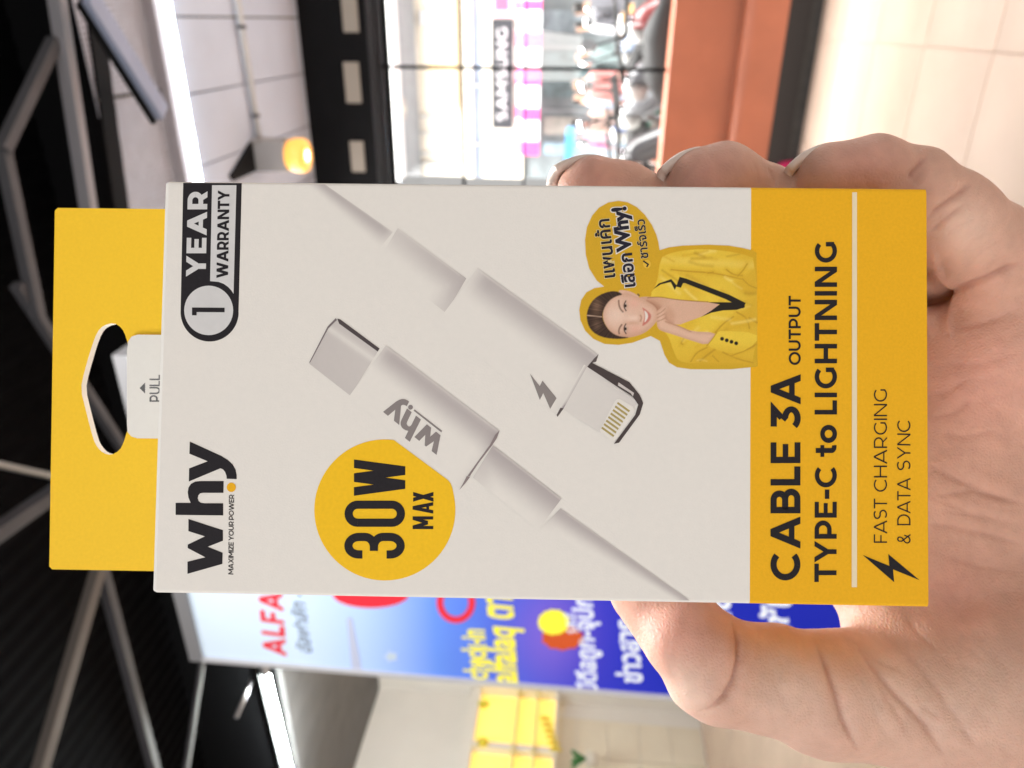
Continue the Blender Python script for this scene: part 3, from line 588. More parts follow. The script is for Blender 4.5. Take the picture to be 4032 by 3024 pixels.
def ftext(t, p0, p1, m, off=0, lvl=4, name='lettering', grow=0):
    o, e = uv(*p0), uv(*p1); x = e - o; L_ = np.linalg.norm(x); y = np.array([-x[1], x[0]]) / L_
    v, fcs = font_polys(t, off); v0, _ = font_polys(t, 0)
    a, b = v0[:, 0].min(), v0[:, 0].max(); s = L_ / (b - a)
    V = [o + x / L_ * (q[0] - a) * s + y * q[1] * s for q in v]
    return mesh(name, [(p[0], -LIFT * lvl, p[1]) for p in V], fcs, m, bx)

# yellow band text
text('CABLE', (3151, 2285), (3151, 1742), (3033, 2285), ink, .205, .15)
text('3A', (3152, 1685), (3152, 1474), (3034, 1684), ink, .205, .10)
text('OUTPUT', (3152.5, 1437), (3152, 1165), (3105, 1437), ink, .175, .13)
text('TYPE-C', (3293, 2291), (3294.5, 1835), (3206, 2291), ink, .2, .13)
text('to', (3295, 1799), (3295, 1673), (3207, 1799), ink, .2, .07)
text('LIGHTNING', (3295, 1632), (3295, 953), (3207, 1632), ink, .2, .19)
pr('divider_rule', [PX([(3353, 2312), (3374, 2312), (3374, 757), (3355, 757)])], pmat('pale_rule_print', (.82, .72, .50)), 2)
text('FAST', (3492, 2137), (3492, 1963), (3440, 2137), ink, .1, .14)
text('CHARGING', (3492, 1936), (3492, 1533), (3440, 1936), ink, .1, .17)
text('&', (3585, 2140), (3584, 2103), (3532, 2139), ink, .1)
text('DATA', (3584, 2068), (3584, 1882), (3532, 2068), ink, .1, .12)
text('SYNC', (3584, 1852), (3584, 1655), (3532, 1851), ink, .1, .16)
c6 = lambda pts: [(2900 + .5727 * x, 1500 + .5727 * y) for x, y in pts]
pr('bolt_symbol', [PX(c6([(868, 1197), (1050, 1272), (1042, 1190), (1255, 1368), (1075, 1295), (1083, 1383)]))], ink, 3)
# why logo
cl = lambda pts: [(200 + .5424 * x, 1500 + .5424 * y) for x, y in pts]
def smoothpoly(pts, it=1): return pts
LOGO = [[(993, 1400), (993, 1312), (1123, 1280), (995, 1213), (995, 1188), (1120, 1128), (1000, 1090), (1000, 1002), (1250, 1083), (1250, 1160), (1140, 1203), (1248, 1247), (1246, 1328)],
        [(907, 972), (1252, 976), (1252, 888), (1115, 888), (1090, 884), (1074, 872), (1067, 852), (1072, 830), (1085, 816), (1105, 812), (1254, 812), (1255, 727), (1085, 727), (1048, 731), (1018, 747), (1000, 775), (995, 808), (1000, 845), (1016, 885), (907, 885)],
        [(1003, 730), (1005, 635), (1140, 583), (1007, 528), (1010, 440), (1240, 545), (1285, 573), (1320, 605), (1342, 645), (1350, 685), (1350, 712), (1278, 710), (1276, 688), (1266, 660), (1250, 641), (1232, 634)]]
for q in LOGO: pr('logo_letter', [PX(cl(q))], ink, 2)
pr('logo_dot', [PX(cl(ell(1311, 772, 33, 34, 28)))], yellow, 2)
text('MAXIMIZE YOUR POWER', (919, 2262), (922, 1948), (899, 2261), ink, .17, .10, lvl=2)
# warranty badge
cw = lambda pts: [(200 + .5124 * x, 650 + .5124 * y) for x, y in pts]
out = [(1018, 137), (1468, 139), (1443, 1130)] + [(1221 + 223 * math.cos(t), 1130 + 226 * math.sin(t)) for t in np.linspace(.03, math.pi - .03, 30)] + [(998, 1130)]
pr('warranty_badge', [PX(cw(out))], ink, 1)
pr('badge_circle', [PX(cw(ell(1214, 1117, 188, 190, 44)))], silverp, 2)
pr('badge_strip', [PX(cw([(1240, 155), (1427, 155), (1405, 990), (1392, 968), (1365, 938), (1330, 913), (1290, 898), (1225, 892)]))], silverp, 2)
text('YEAR', (200 + .5124 * 1192, 650 + .5124 * 858), (200 + .5124 * 1206, 650 + .5124 * 202), (200 + .5124 * 1040, 650 + .5124 * 858), silverp, .24, .14, 1.0, lvl=3)
text('WARRANTY', (200 + .5124 * 1363, 650 + .5124 * 868), (200 + .5124 * 1375, 650 + .5124 * 196), (200 + .5124 * 1274, 650 + .5124 * 868), ink, .205, .08, .9, lvl=4)
pr('numeral_one', [PX(cw([(1087, 1095), (1337, 1097), (1337, 1131), (1122, 1130), (1122, 1155), (1087, 1155)]))], ink, 4)
# 30W disc
c3 = lambda pts: [(550 + .6103 * x, 1500 + .6103 * y) for x, y in pts]
ang = lambda x, y: math.atan2(y - 832, x - 1582)
disc = [(1582 + 455 * math.cos(t), 832 + 455 * math.sin(t)) for t in np.linspace(ang(2030, 740), ang(1640, 380) + 2 * math.pi, 60)]
disc = disc + [(1650, 388), (1990, 640), (2006, 660), (2018, 690)]
pr('wattage_disc', [PX(c3(disc))], mat('disc_yellow_print', (.92, .56, .02), .6, spec=.15, var=.04, vscale=1500), 2)
def gl1(ch, x0, x1, y0, y1, th, asp):      # one condensed character fitted to a pixel box
    w, P = glyph(ch, th, asp); o = uv(x1, y0); e = uv(x1, y1) - o; y = uv(x0, y0) - o
    return pr('lettering', [[o + e * (p[0] / w) + y * p[1] for p in q] for q in P], ink, 4)
gl1('z', 1356, 1594, 2199, 2098, .135, .607); gl1('0', 1357, 1595, 2074, 1971, .135, .62); gl1('W', 1394, 1596, 1952, 1809, .15, .49)
gl1('M', 1625, 1706, 2083, 2033, .15, .58); gl1('A', 1625, 1706, 2022, 1977, .15, .54); gl1('X', 1627, 1707, 1975, 1937, .17, .54)

# printed cable picture: smooth printed tones, stored as point colours
PC = np.array(PAPER_C)
def patch(name, A, B, C, D, fn, lvl=1, ns=14, nt=14):      # A-B dark edge, D-C opposite edge (photo pixels)
    A, B, C, D = (uv(*p) for p in (A, B, C, D)); V = []; cc = []
    for j in range(nt + 1):
        for i in range(ns + 1):
            s, t = i / ns, j / nt; p = (A * (1 - s) + B * s) * (1 - t) + (D * (1 - s) + C * s) * t
            V.append((p[0], -LIFT * lvl, p[1])); cc.append(np.clip(PC * np.array(fn(s, t)), 0, 1))
    fs = [(j * (ns + 1) + i, j * (ns + 1) + i + 1, (j + 1) * (ns + 1) + i + 1, (j + 1) * (ns + 1) + i) for j in range(nt) for i in range(ns)]
    o = mesh(name, V, fs, vprint, bx, cols=cc)
    if (np.cross(B - A, D - A)) < 0: o.data.flip_normals()
    return o
def tone(k): k = min(1, max(0, k)); return np.array([1 - .60 * k, 1 - .645 * k, 1 - .60 * k])
sm = lambda x, a, b: (lambda t: t * t * (3 - 2 * t))(min(1, max(0, (x - a) / (b - a))))
d3 = lambda x, y: (1200 + .678 * x, 700 + .678 * y)
d7 = lambda x, y: (1200 + .452 * x, 1200 + .452 * y)
edge = lambda d0, w, pk=.08: (lambda t: d0 * (sm(t, 0, pk) * .5 + .5) * (1 - sm(t, pk, w)))
e1 = edge(.62, .8); patch('cable_print', d3(118, 38), d3(512, 315), d3(410, 440), d3(-20, 44), lambda s, t: tone(e1(t) * (1 - sm(s, .9, 1) * .5)))
e2 = edge(.60, .8); patch('sleeve_print', d3(540, 292), d3(938, 585), d3(820, 785), d3(430, 480), lambda s, t: tone(max(e2(t) * (.55 + .45 * s), .62 * sm(s, .70, 1.0) * (1 - .45 * sm(t, .1, 1)))), lvl=2)
e3 = edge(.62, .5, .05); patch('plug_housing_print', d3(1003, 525), d3(1703, 1027), d3(1468, 1383), d3(760, 850), lambda s, t: tone(e3(t) * sm(s, -.05, .12) + .10 * sm(s, .88, 1) * sm(t, 0, .5)), lvl=3, ns=24, nt=20)
pr('plug_end_print', [PX([d3(*p) for p in [(1706, 1025), (1692, 1068), (1668, 1075), (1640, 1098), (1680, 1050)]])], pmat('dark_grey_print', (.12, .10, .10)), 4)
patch('plug_end_shade_print', d3(1640, 1095), d3(1500, 1345), d3(1488, 1330), d3(1622, 1085), lambda s, t: tone((.55 + .9 * sm(s, .8, 1)) * (1 - t)), lvl=4)
pr('plug_end_print', [PX([d3(*p) for p in [(1503, 1340), (1468, 1388), (1462, 1378), (1485, 1335)]])], pmat('dark_grey_print', (.12, .10, .10)), 5)
pr('bolt_print', [PX([d3(*p) for p in [(1308, 1138), (1365, 1210), (1380, 1178), (1462, 1280), (1425, 1342), (1385, 1250), (1365, 1290)]])], pmat('mid_grey_print', (.27, .245, .24)), 5)
patch('connector_face_print', d3(1640, 1095), d3(1935, 1300), d3(1795, 1530), d3(1500, 1345), lambda s, t: tone(.26 - .10 * sm(t, 0, .15) + .04 * s), lvl=4)
pr('connector_edge_print', [PX([d3(*p) for p in [(1662, 1072), (1885, 1188), (1945, 1262), (1965, 1308), (1945, 1375), (1825, 1538), (1795, 1545), (1918, 1378), (1936, 1318), (1905, 1272), (1640, 1098)]])], pmat('connector_dark_print', (.075, .06, .06)), 5)
pr('connector_clip_print', [PX([d3(*p) for p in [(1822, 1188), (1912, 1250), (1905, 1270), (1893, 1252), (1818, 1206)]])], pmat('clip_light_print', (.6, .56, .54)), 6)
pr('contact_plate_print', [PX([d3(*p) for p in [(1812, 1285), (1830, 1284), (1905, 1328), (1916, 1348), (1910, 1368), (1808, 1520), (1795, 1528), (1775, 1524), (1720, 1484), (1714, 1466), (1722, 1448), (1800, 1298)]])], pmat('contact_white_print', (.80, .78, .74)), 6)
for k in range(8):
    x, y = 1818 - 13 * k, 1302 + 20.5 * k
    pr('contact_print', [PX([d3(*p) for p in [(x, y), (x + 70, y + 50), (x + 64, y + 60), (x - 6, y + 10)]])], pmat('contact_gold_print', (.42, .34, .13)), 7)
# second plug
patch('usb_shell_print', d7(262, 122), d7(650, 385), d7(398, 792), d7(38, 512), lambda s, t: tone(.42 - .30 * math.exp(-((t - .22) / .06) ** 2) + .05 * t - .05 * s), lvl=2, nt=24)
pr('usb_shadow_print', [PX([d7(*p) for p in [(285, 122), (310, 128), (652, 382), (636, 408), (300, 165)]])], pmat('usb_dark_print', (.085, .07, .075)), 3)
pr('usb_rim_print', [PX([d7(*p) for p in [(270, 118), (200, 190), (38, 508), (50, 500), (205, 208), (282, 132)]])], pmat('usb_rim_dark_print', (.2, .17, .18)), 4)
e4 = edge(.66, .48, .07)
patch('plug_housing_print', d7(708, 352), d7(1692, 1095), d7(1352, 1610), d7(385, 800), lambda s, t: tone(e4(t) * sm(s, -.08, .08) + .12 * sm(s, .93, 1)), lvl=3, ns=24, nt=20)
pr('plug_end_print', [PX([d7(*p) for p in [(1698, 1093), (1672, 1165), (1630, 1228), (1520, 1370), (1440, 1490), (1418, 1490), (1500, 1375), (1610, 1225), (1660, 1130)]])], pmat('plum_grey_print', (.27, .225, .23)), 5)
pr('plug_end_print', [PX([d7(*p) for p in [(1440, 1500), (1395, 1560), (1348, 1612), (1380, 1555), (1412, 1492)]])], pmat('plum_grey_print', (.27, .225, .23)), 6)
e5 = edge(.72, .9, .03)
patch('sleeve_print', (1941, 1754), (2211, 1963), (2120, 2085), (1862, 1880), lambda s, t: tone(max(e5(t), .35 * sm(s, .8, 1) * (1 - t), (.55 - .3 * t) * (1 - sm(s, 0, .35)))), lvl=4)
e6 = edge(.66, .85, .05)
patch('cable_print', (2207, 2002), (2716, 2364), (2640, 2362), (2128, 2082), lambda s, t: tone(max(e6(t), .5 * (1 - sm(s, 0, .12)) * (1 - t))), lvl=3)
lo = lambda q: [((1400 - y) / 960., (1252 - x) / 345.) for x, y in q]
g1, gx, gy = np.array([1220., 1161.]), np.array([-470., -365.]), np.array([-95., 195.])
for q in LOGO: pr('grey_logo_letter', [PX([d7(*(g1 + gx * a + gy * b)) for a, b in lo(q)])], pmat('grey_logo_print', (.26, .235, .235)), 5)
pr('grey_logo_dot', [PX([d7(*p) for p in ell(922, 893, 21, 21, 18)])], pmat('grey_logo_print', (.26, .235, .235)), 5)
pr('grey_logo_line', [PX([d7(*p) for p in [(948, 922), (958, 912), (1197, 1098), (1190, 1112)]])], pmat('grey_logo_print', (.26, .235, .235)), 5)

# printed spokesperson in a yellow blazer with speech bubble
c4 = lambda pts: [(2200 + .4521 * x, 750 + .4521 * y) for x, y in pts]
def pp4(name, pts, c, lvl):
    return pr(name, [PX(c4(pts))], pmat('print_%d_%d_%d' % tuple(int(255 * q) for q in c), c), lvl)
def st4(name, pts, w, c, lvl): 
    P = [np.array(q) for q in pts]; return pr(name, [PX(c4(q)) for q in stroke(P, w)], pmat('print_%d_%d_%d' % tuple(int(255 * q) for q in c), c), lvl)
def round_poly(pts, it=2):
    P = [np.array(p, float) for p in pts]
    for _ in range(it):
        Q = []
        for i in range(len(P)): a, b = P[i], P[(i + 1) % len(P)]; Q += [a * .75 + b * .25, a * .25 + b * .75]
        P = Q
    return P
halo = [(395, 838), (330, 785), (265, 680), (235, 560), (228, 430), (245, 320), (290, 220), (350, 150), (430, 105), (520, 90), (600, 103), (680, 145), (750, 212), (810, 298), (850, 385), (868, 450), (878, 518), (885, 518), (960, 495), (1080, 480), (1300, 472), (1480, 480), (1600, 500), (1690, 522), (1722, 545), (1730, 1530), (1722, 1535), (1500, 1557), (1300, 1558), (1150, 1557), (1030, 1540), (960, 1500), (920, 1430), (900, 1370), (880, 1310), (800, 1268), (740, 1290), (640, 1327), (520, 1345), (400, 1337), (300, 1292), (230, 1222), (188, 1130), (178, 1040), (195, 955), (240, 888), (310, 850), (388, 838)]
GS = 4.0; gx_ = np.arange(165, 1740, GS); gy_ = np.arange(80, 1570, GS); GX, GY = np.meshgrid(gx_, gy_, indexing='ij')
def pdist(pts):                       # signed distance to a polygon, negative inside, in tracing units
    P = np.array(pts, float); best = np.full(GX.shape, 1e9); ins = np.zeros(GX.shape, bool)
    for i in range(len(P)):
        a, b = P[i], P[(i + 1) % len(P)]; d = b - a; t = np.clip(((GX - a[0]) * d[0] + (GY - a[1]) * d[1]) / (d @ d + 1e-9), 0, 1)
        best = np.minimum(best, np.hypot(GX - a[0] - t * d[0], GY - a[1] - t * d[1]))
        c = (a[1] > GY) != (b[1] > GY); xx = a[0] + (GY - a[1]) * (b[0] - a[0]) / (b[1] - a[1] + 1e-12); ins ^= c & (GX < xx)
    return np.where(ins, -best, best)
def ldist(pts):
    P = np.array(pts, float); best = np.full(GX.shape, 1e9)
    for a, b in zip(P, P[1:]):
        d = b - a; t = np.clip(((GX - a[0]) * d[0] + (GY - a[1]) * d[1]) / (d @ d + 1e-9), 0, 1); best = np.minimum(best, np.hypot(GX - a[0] - t * d[0], GY - a[1] - t * d[1]))
    return best
def smo(x, a, b): t = np.clip((x - a) / (b - a), 0, 1); return t * t * (3 - 2 * t)
bgy = (2200 + .4521 * GX) > 2955
IMG = np.where(bgy[..., None], np.array(YEL_C), np.array(PAPER_C)).astype(float)
def paint(alpha, c): 
    global IMG
    IMG = IMG * (1 - alpha[..., None]) + np.asarray(c, float) * alpha[..., None]
def fill(pts, c, soft=5, op=1.0, it=2): paint((1 - smo(pdist(round_poly(pts, it) if it else pts), -soft, soft)) * op, c)
def pen(pts, w, c, op=1.0, soft=6): paint((1 - smo(ldist(round_line(pts)), w / 2 - soft / 2, w / 2 + soft)) * op, c)
def round_line(pts):
    P = [np.array(p, float) for p in pts]
    for _ in range(2):
        Q = [P[0]]
        for a, b in zip(P, P[1:]): Q += [a * .75 + b * .25, a * .25 + b * .75]
        P = Q + [P[-1]]
    return P
rs = np.random.RandomState(3)
def lump(n, sc):                      # smooth cloth-like variation
    o = np.zeros(GX.shape)
    for _ in range(n): a = rs.uniform(0, 6.28); k = rs.uniform(.6, 1.6) / sc; o += np.sin(GX * k * math.cos(a) + GY * k * math.sin(a) + rs.uniform(0, 6.28))
    return o / n
HD = pdist(halo); Y1, Y2, Y3 = np.array((.84, .60, .06)), np.array((.70, .43, .03)), np.array((.47, .26, .02))
paint(1 - smo(HD, -3, 3), (.67, .40, .022)); paint((1 - smo(HD, -3, 3)) * smo(GY, 1000, 1500) * .35, (.60, .42, .03))
blz = round_poly([(885, 590), (950, 552), (1080, 522), (1250, 508), (1450, 525), (1600, 555), (1722, 600), (1726, 1490), (1560, 1500), (1300, 1495), (1150, 1505), (1040, 1485), (1000, 1400), (970, 1310), (955, 1275), (900, 1200), (840, 1000), (790, 910), (855, 820)], 1)
BZ = 1 - smo(pdist(blz), -6, 5); paint(BZ, Y1); cl_ = lump(14, 60)
paint(BZ * np.clip(.2 + cl_ * .9, 0, .8), Y2); paint(BZ * smo(GY, 1150, 1500) * .55, Y2); paint(BZ * smo(GX, 1350, 1720) * .45, Y2)
paint(BZ * (1 - smo(np.abs(GY - 620 + (GX - 1200) * -.06), 0, 60)) * .35, (.90, .70, .16))
for pts in ([(1400, 1240), (1480, 1130), (1640, 1040), (1722, 900), (1726, 1180), (1640, 1180), (1560, 1220)], [(1290, 1370), (1420, 1410), (1560, 1460), (1726, 1480), (1726, 1530), (1500, 1520), (1160, 1520), (1180, 1450)], [(1500, 800), (1600, 770), (1725, 640), (1726, 900), (1640, 930)]): fill(pts, Y2, 28, .75)
for pts, w in [([(980, 690), (1120, 705), (1320, 716), (1480, 745), (1590, 772)], 9), ([(1460, 690), (1520, 735), (1600, 742)], 9), ([(1560, 745), (1610, 690), (1640, 640)], 8), ([(1600, 770), (1660, 830), (1720, 850)], 8), ([(1290, 1368), (1200, 1410), (1150, 1490)], 9), ([(1430, 1410), (1560, 1470), (1690, 1500)], 9), ([(1520, 1100), (1430, 1160), (1365, 1235)], 9), ([(1550, 1060), (1640, 1110), (1660, 1200)], 10), ([(1100, 1280), (1060, 1330), (1080, 1340)], 9), ([(1500, 1440), (1640, 1390), (1720, 1340)], 7), ([(1340, 1440), (1390, 1490)], 8), ([(1300, 720), (1345, 712)], 9), ([(1660, 1110), (1724, 1150)], 14)]:
    pen(pts, w, Y3, .95, 8); pen(pts, w * 4, Y2, .45, 25)
for _ in range(46):
    x, y = rs.uniform(920, 1700), rs.uniform(540, 1500); a = rs.uniform(-.5, .5) + (.25 if y < 1000 else -.35); l = rs.uniform(30, 110); pts = [(x - l * math.cos(a), y - l * math.sin(a)), (x, y + rs.uniform(-12, 12)), (x + l * math.cos(a), y + l * math.sin(a))]
    ld = ldist(round_line(pts)); paint(BZ * np.exp(-(ld / rs.uniform(8, 20)) ** 2) * rs.uniform(.2, .6), [Y2, Y3, (.93, .74, .2)][rs.randint(3)])
SK, SK2, SK3 = (.72, .455, .33), (.58, .32, .21), (.40, .18, .11)
ch = [(690, 930), (780, 925), (900, 935), (1100, 960), (1300, 975), (1410, 990), (1360, 1045), (1240, 1100), (1100, 1150), (1050, 1172), (950, 1160), (850, 1080), (760, 1000)]
fill(ch, SK, 5, 1, 1); CH = 1 - smo(pdist(round_poly(ch, 1)), -6, 5); paint(CH * smo(-GX, -1000, -820) * .6, SK2); paint(CH * smo(GX, 1150, 1400) * .3, SK2); fill([(770, 960), (860, 985), (930, 1050), (950, 1130), (1010, 1150), (960, 1165), (880, 1130), (840, 1040)], SK3, 30, .6); fill([(935, 990), (1010, 1060), (1010, 1140), (950, 1140)], SK2, 30, .6)
K = (.018, .015, .012)
for pts in ([(825, 858), (870, 810), (980, 772), (1028, 828), (1010, 868), (975, 798), (890, 818)], [(1022, 838), (1052, 752), (1112, 768), (1484, 908), (1628, 980), (1605, 1028), (1538, 992), (1455, 948), (1100, 808), (1082, 808), (1064, 848)], [(1290, 972), (1560, 975), (1620, 990), (1620, 1018), (1550, 1040), (1430, 1045), (1330, 1065), (1240, 1102), (1330, 1045), (1400, 992)]): fill(pts, K, 3, 1, 0)
pen([(775, 935), (870, 925), (1000, 948), (1150, 962), (1300, 970)], 6, (.35, .16, .05), .8)
fill([(515, 868), (580, 868), (650, 890), (715, 935), (640, 950), (540, 920)], (.74, .47, .35), 6); fill([(560, 885), (620, 895), (660, 925), (590, 915)], SK2, 12, .6); pen([(690, 905), (700, 915)], 12, (.1, .06, .05), .8)
fc_ = [(395, 1000), (430, 935), (510, 895), (600, 895), (700, 930), (770, 965), (845, 1010), (868, 1070), (855, 1140), (800, 1200), (740, 1245), (650, 1275), (560, 1285), (470, 1255), (410, 1185), (380, 1100)]
FDs = pdist(round_poly(fc_)); FA = 1 - smo(FDs, -6, 5); paint(FA, (.76, .505, .385))
paint(FA * smo(FDs, -60, 0) * .55, SK2); paint(FA * np.exp(-(((GX - 500) / 95) ** 2 + ((GY - 1085) / 80) ** 2)) * .7, (.86, .66, .55)); paint(FA * np.exp(-(((GX - 655) / 70) ** 2 + ((GY - 1110) / 22) ** 2)) * .7, (.88, .66, .55))
for cx, cy in ((655, 985), (665, 1210)): paint(FA * np.exp(-(((GX - cx) / 50) ** 2 + ((GY - cy) / 42) ** 2)) * .55, (.80, .42, .33))
paint(FA * np.exp(-(((GX - 640) / 60) ** 2 + ((GY - 1155) / 16) ** 2)) * .45, SK2); paint(FA * smo(GY, 1180, 1290) * .4, SK2)
hr = [(565, 908), (510, 875), (430, 878), (335, 918), (275, 980), (243, 1060), (243, 1125), (262, 1192), (308, 1245), (380, 1280), (470, 1294), (560, 1294), (625, 1278), (520, 1270), (452, 1232), (402, 1165), (378, 1095), (398, 1020), (440, 960), (500, 922)]
HA = 1 - smo(pdist(round_poly(hr)), -8, 6); paint(HA, (.05, .028, .02)); paint(HA * np.exp(-(((GX - 330) / 40) ** 2 + ((GY - 1010) / 60) ** 2)) * .7, (.24, .14, .09)); paint(HA * np.exp(-(((GX - 330) / 35) ** 2 + ((GY - 1170) / 45) ** 2)) * .55, (.20, .12, .08)); pen([(250, 1088), (310, 1095), (372, 1100)], 7, (.55, .38, .28), .8)
pen([(522, 960), (524, 1000), (538, 1035), (558, 1056)], 10, (.16, .08, .05), .8, 8); pen([(548, 1170), (530, 1195), (522, 1225), (526, 1246)], 10, (.16, .08, .05), .8, 8)
for cx, cy in ((580, 1005), (580, 1205)):
    paint(np.exp(-(((GX - cx) / 28) ** 2 + ((GY - cy) / 48) ** 2)) * .35, SK3); fill([(cx + 2, cy - 36), (cx - 10, cy - 10), (cx - 10, cy + 12), (cx + 5, cy + 36), (cx + 10, cy + 8), (cx + 10, cy - 12)], (.62, .52, .47), 5, .8)
    fill(ell(cx, cy, 12, 14, 14), (.035, .02, .015), 6, 1, 0); pen([(cx + 4, cy - 42), (cx - 11, cy - 14), (cx - 11, cy + 14), (cx + 6, cy + 42)], 7, (.06, .03, .025), .9)
pen([(712, 1088), (722, 1108), (712, 1136)], 8, SK3, .7, 10); paint(np.exp(-(((GX - 705) / 18) ** 2 + ((GY - 1112) / 34) ** 2)) * .3, SK2)
fill([(722, 1012), (775, 1050), (808, 1085), (798, 1125), (772, 1155), (722, 1188), (738, 1140), (748, 1095), (740, 1050)], (.60, .20, .16), 8); fill([(742, 1040), (768, 1062), (780, 1092), (770, 1125), (745, 1155), (752, 1115), (752, 1080)], (.82, .74, .68), 6)
pen([(770, 960), (845, 1005), (872, 1070), (860, 1140)], 8, SK3, .55, 12)
fa_ = [(850, 1055), (895, 1020), (935, 980), (948, 985), (938, 1040), (925, 1070), (930, 1140), (1050, 1182), (1150, 1228), (1372, 1238), (1340, 1290), (1290, 1348), (1150, 1305), (1000, 1255), (900, 1225), (862, 1200), (850, 1130)]
fill(fa_, (.76, .50, .37), 6, 1, 1); FR = 1 - smo(pdist(round_poly(fa_, 1)), -6, 5); paint(FR * smo(pdist(round_poly(fa_, 1)), -35, 0) * .5, SK2)
for pts in ([(858, 1080), (895, 1060), (925, 1030)], [(858, 1110), (895, 1090), (922, 1075)], [(862, 1140), (900, 1125), (928, 1110)], [(930, 1142), (1050, 1184), (1150, 1230)]): pen(pts, 5, SK3, .6, 9)
cf = [(1372, 1238), (1420, 1220), (1725, 1240), (1726, 1330), (1560, 1420), (1420, 1400), (1290, 1355), (1340, 1290)]
fill(cf, Y1, 5, 1, 1); paint((1 - smo(pdist(round_poly(cf, 1)), -6, 5)) * smo(GY, 1300, 1420) * .6, Y2); pen([(1290, 1352), (1340, 1292), (1374, 1240)], 7, Y3, .7)
for k in range(4): fill(ell(1422 + 41 * k, 1292 + 13 * k, 17, 17, 14), K, 5, 1, 0)
th_ = np.arctan2(GY - 1095, GX - 560); st_ = np.zeros(GX.shape)
for q_ in (38, 61, 97, 140): st_ += np.sin(th_ * q_ + np.hypot(GX - 560, GY - 1095) * .02 + q_)
IMG *= 1 + (HA * st_ * .13)[..., None]
IMG *= 1 + rs.normal(0, .03, GX.shape)[..., None] + rs.normal(0, .012, GX.shape + (3,))
idx = -np.ones(GX.shape, int); keep = HD < 7; idx[keep] = np.arange(keep.sum()); V = [(*uv(2200 + .4521 * x, 750 + .4521 * y),) for x, y in zip(GX[keep], GY[keep])]
q = np.stack([idx[:-1, :-1], idx[1:, :-1], idx[1:, 1:], idx[:-1, 1:]], -1).reshape(-1, 4); q = q[(q >= 0).all(1)]
mesh('spokesperson_print', [(a_, -LIFT * 2, b_) for a_, b_ in V], q[:, ::-1], vprint, bx, cols=np.clip(IMG[keep], 0, 1))
m_wo = pmat('bubble_outline_print', (.80, .66, .30))
bub = pmat('bubble_text_ink', (.022, .02, .035))
ftext('แพนเค้ก', c4([(490, 752)])[0], c4([(437, 250)])[0], m_wo, .055, 4); ftext('แพนเค้ก', c4([(490, 752)])[0], c4([(437, 250)])[0], bub, .022, 6)
ftext('เลือก', c4([(665, 832)])[0], c4([(633, 548)])[0], pmat('bubble_white_print', (.78, .74, .68)), .075, 4); ftext('เลือก', c4([(665, 832)])[0], c4([(633, 548)])[0], bub, .028, 6)
ftext('Why!', c4([(628, 518)])[0], c4([(580, 148)])[0], pmat('bubble_white_print', (.78, .74, .68)), .10, 4); ftext('Why!', c4([(628, 518)])[0], c4([(580, 148)])[0], bub, .045, 6)
ftext('ชาร์จเร็ว', c4([(778, 588)])[0], c4([(745, 253)])[0], m_wo, .045, 4); ftext('ชาร์จเร็ว', c4([(778, 588)])[0], c4([(745, 253)])[0], bub, .018, 6)
pp4('tick_disc_print', ell(768, 642, 34, 38, 22), (.80, .52, .06), 4)
st4('tick_print', [(765, 668), (778, 645), (735, 615)], 12, (.02, .02, .03), 6)

# hang tab: doubled card with slot, plus the folded white flap
TB = BT + .0002
tab_o = [(241, 829), (219, 2233)]
TL, TR = uv(219, 2233, BT), uv(241, 829, BT)
zb0 = BHT - .012
hole_px = [(341, 1533), (354, 1470), (384, 1367), (405, 1311), (430, 1285), (471, 1275), (502, 1296), (518, 1331), (540, 1420), (540, 1650), (520, 1700), (509, 1739), (493, 1771), (460, 1790), (428, 1782), (405, 1758), (390, 1728), (362, 1620)]
HP = round_poly([uv(x, y, BT) for x, y in hole_px], 1)
outer = [np.array([TL[0], zb0]), np.array([TR[0], zb0]), np.array([TR[0] , TR[1] - .0006]), np.array([TR[0] - .0006, TR[1]]), np.array([TL[0] + .0006, TL[1]]), np.array([TL[0], TL[1] - .0006])]
bmx = bmesh.new(); TH = .0021
ov = [bmx.verts.new((p[0], BT - TH, p[1])) for p in outer]; hv = [bmx.verts.new((p[0], BT - TH, p[1])) for p in HP]
ed = [bmx.edges.new((ov[i], ov[(i + 1) % len(ov)])) for i in range(len(ov))] + [bmx.edges.new((hv[i], hv[(i + 1) % len(hv)])) for i in range(len(hv))]
bmesh.ops.triangle_fill(bmx, use_beauty=True, edges=ed)
for f in bmx.faces:
    f.normal_update()
    if f.normal.y > 0: f.normal_flip()
fr = list(bmx.faces); ex = bmesh.ops.extrude_face_region(bmx, geom=fr)
bmesh.ops.translate(bmx, verts=[g for g in ex['geom'] if isinstance(g, bmesh.types.BMVert)], vec=(0, TH - .0003, 0))
bmx.normal_update()
me = bpy.data.meshes.new('hang_tab'); bmx.to_mesh(me); bmx.free(); me.materials.append(taby); me.materials.append(mat('raw_card_edge', (.93, .89, .79), .7))
for p in me.polygons:
    if abs(p.normal.y) < .5:
        c = p.center
        p.material_index = 1 if (abs(c.x) < .03 and c.z > zb0 + .002 and c.z < TR[1] - .003) else 0
ht = bpy.data.objects.new('hang_tab', me); COL.objects.link(ht); ht.parent = bx
fp = [uv(x, y, BT - TH) for x, y in [(508, 1380), (513, 1345), (527, 1326), (550, 1319)]] + [np.array([uv(600, 1319, BT - TH)[0], zb0 + .004]), np.array([uv(600, 1725, BT - TH)[0], zb0 + .004])] + [uv(x, y, BT - TH) for x, y in [(548, 1725), (525, 1718), (510, 1700), (508, 1670)]]
V = [(p[0], BT - TH - .0003 - k, p[1]) for k in (.0005, 0) for p in fp]; n = len(fp)
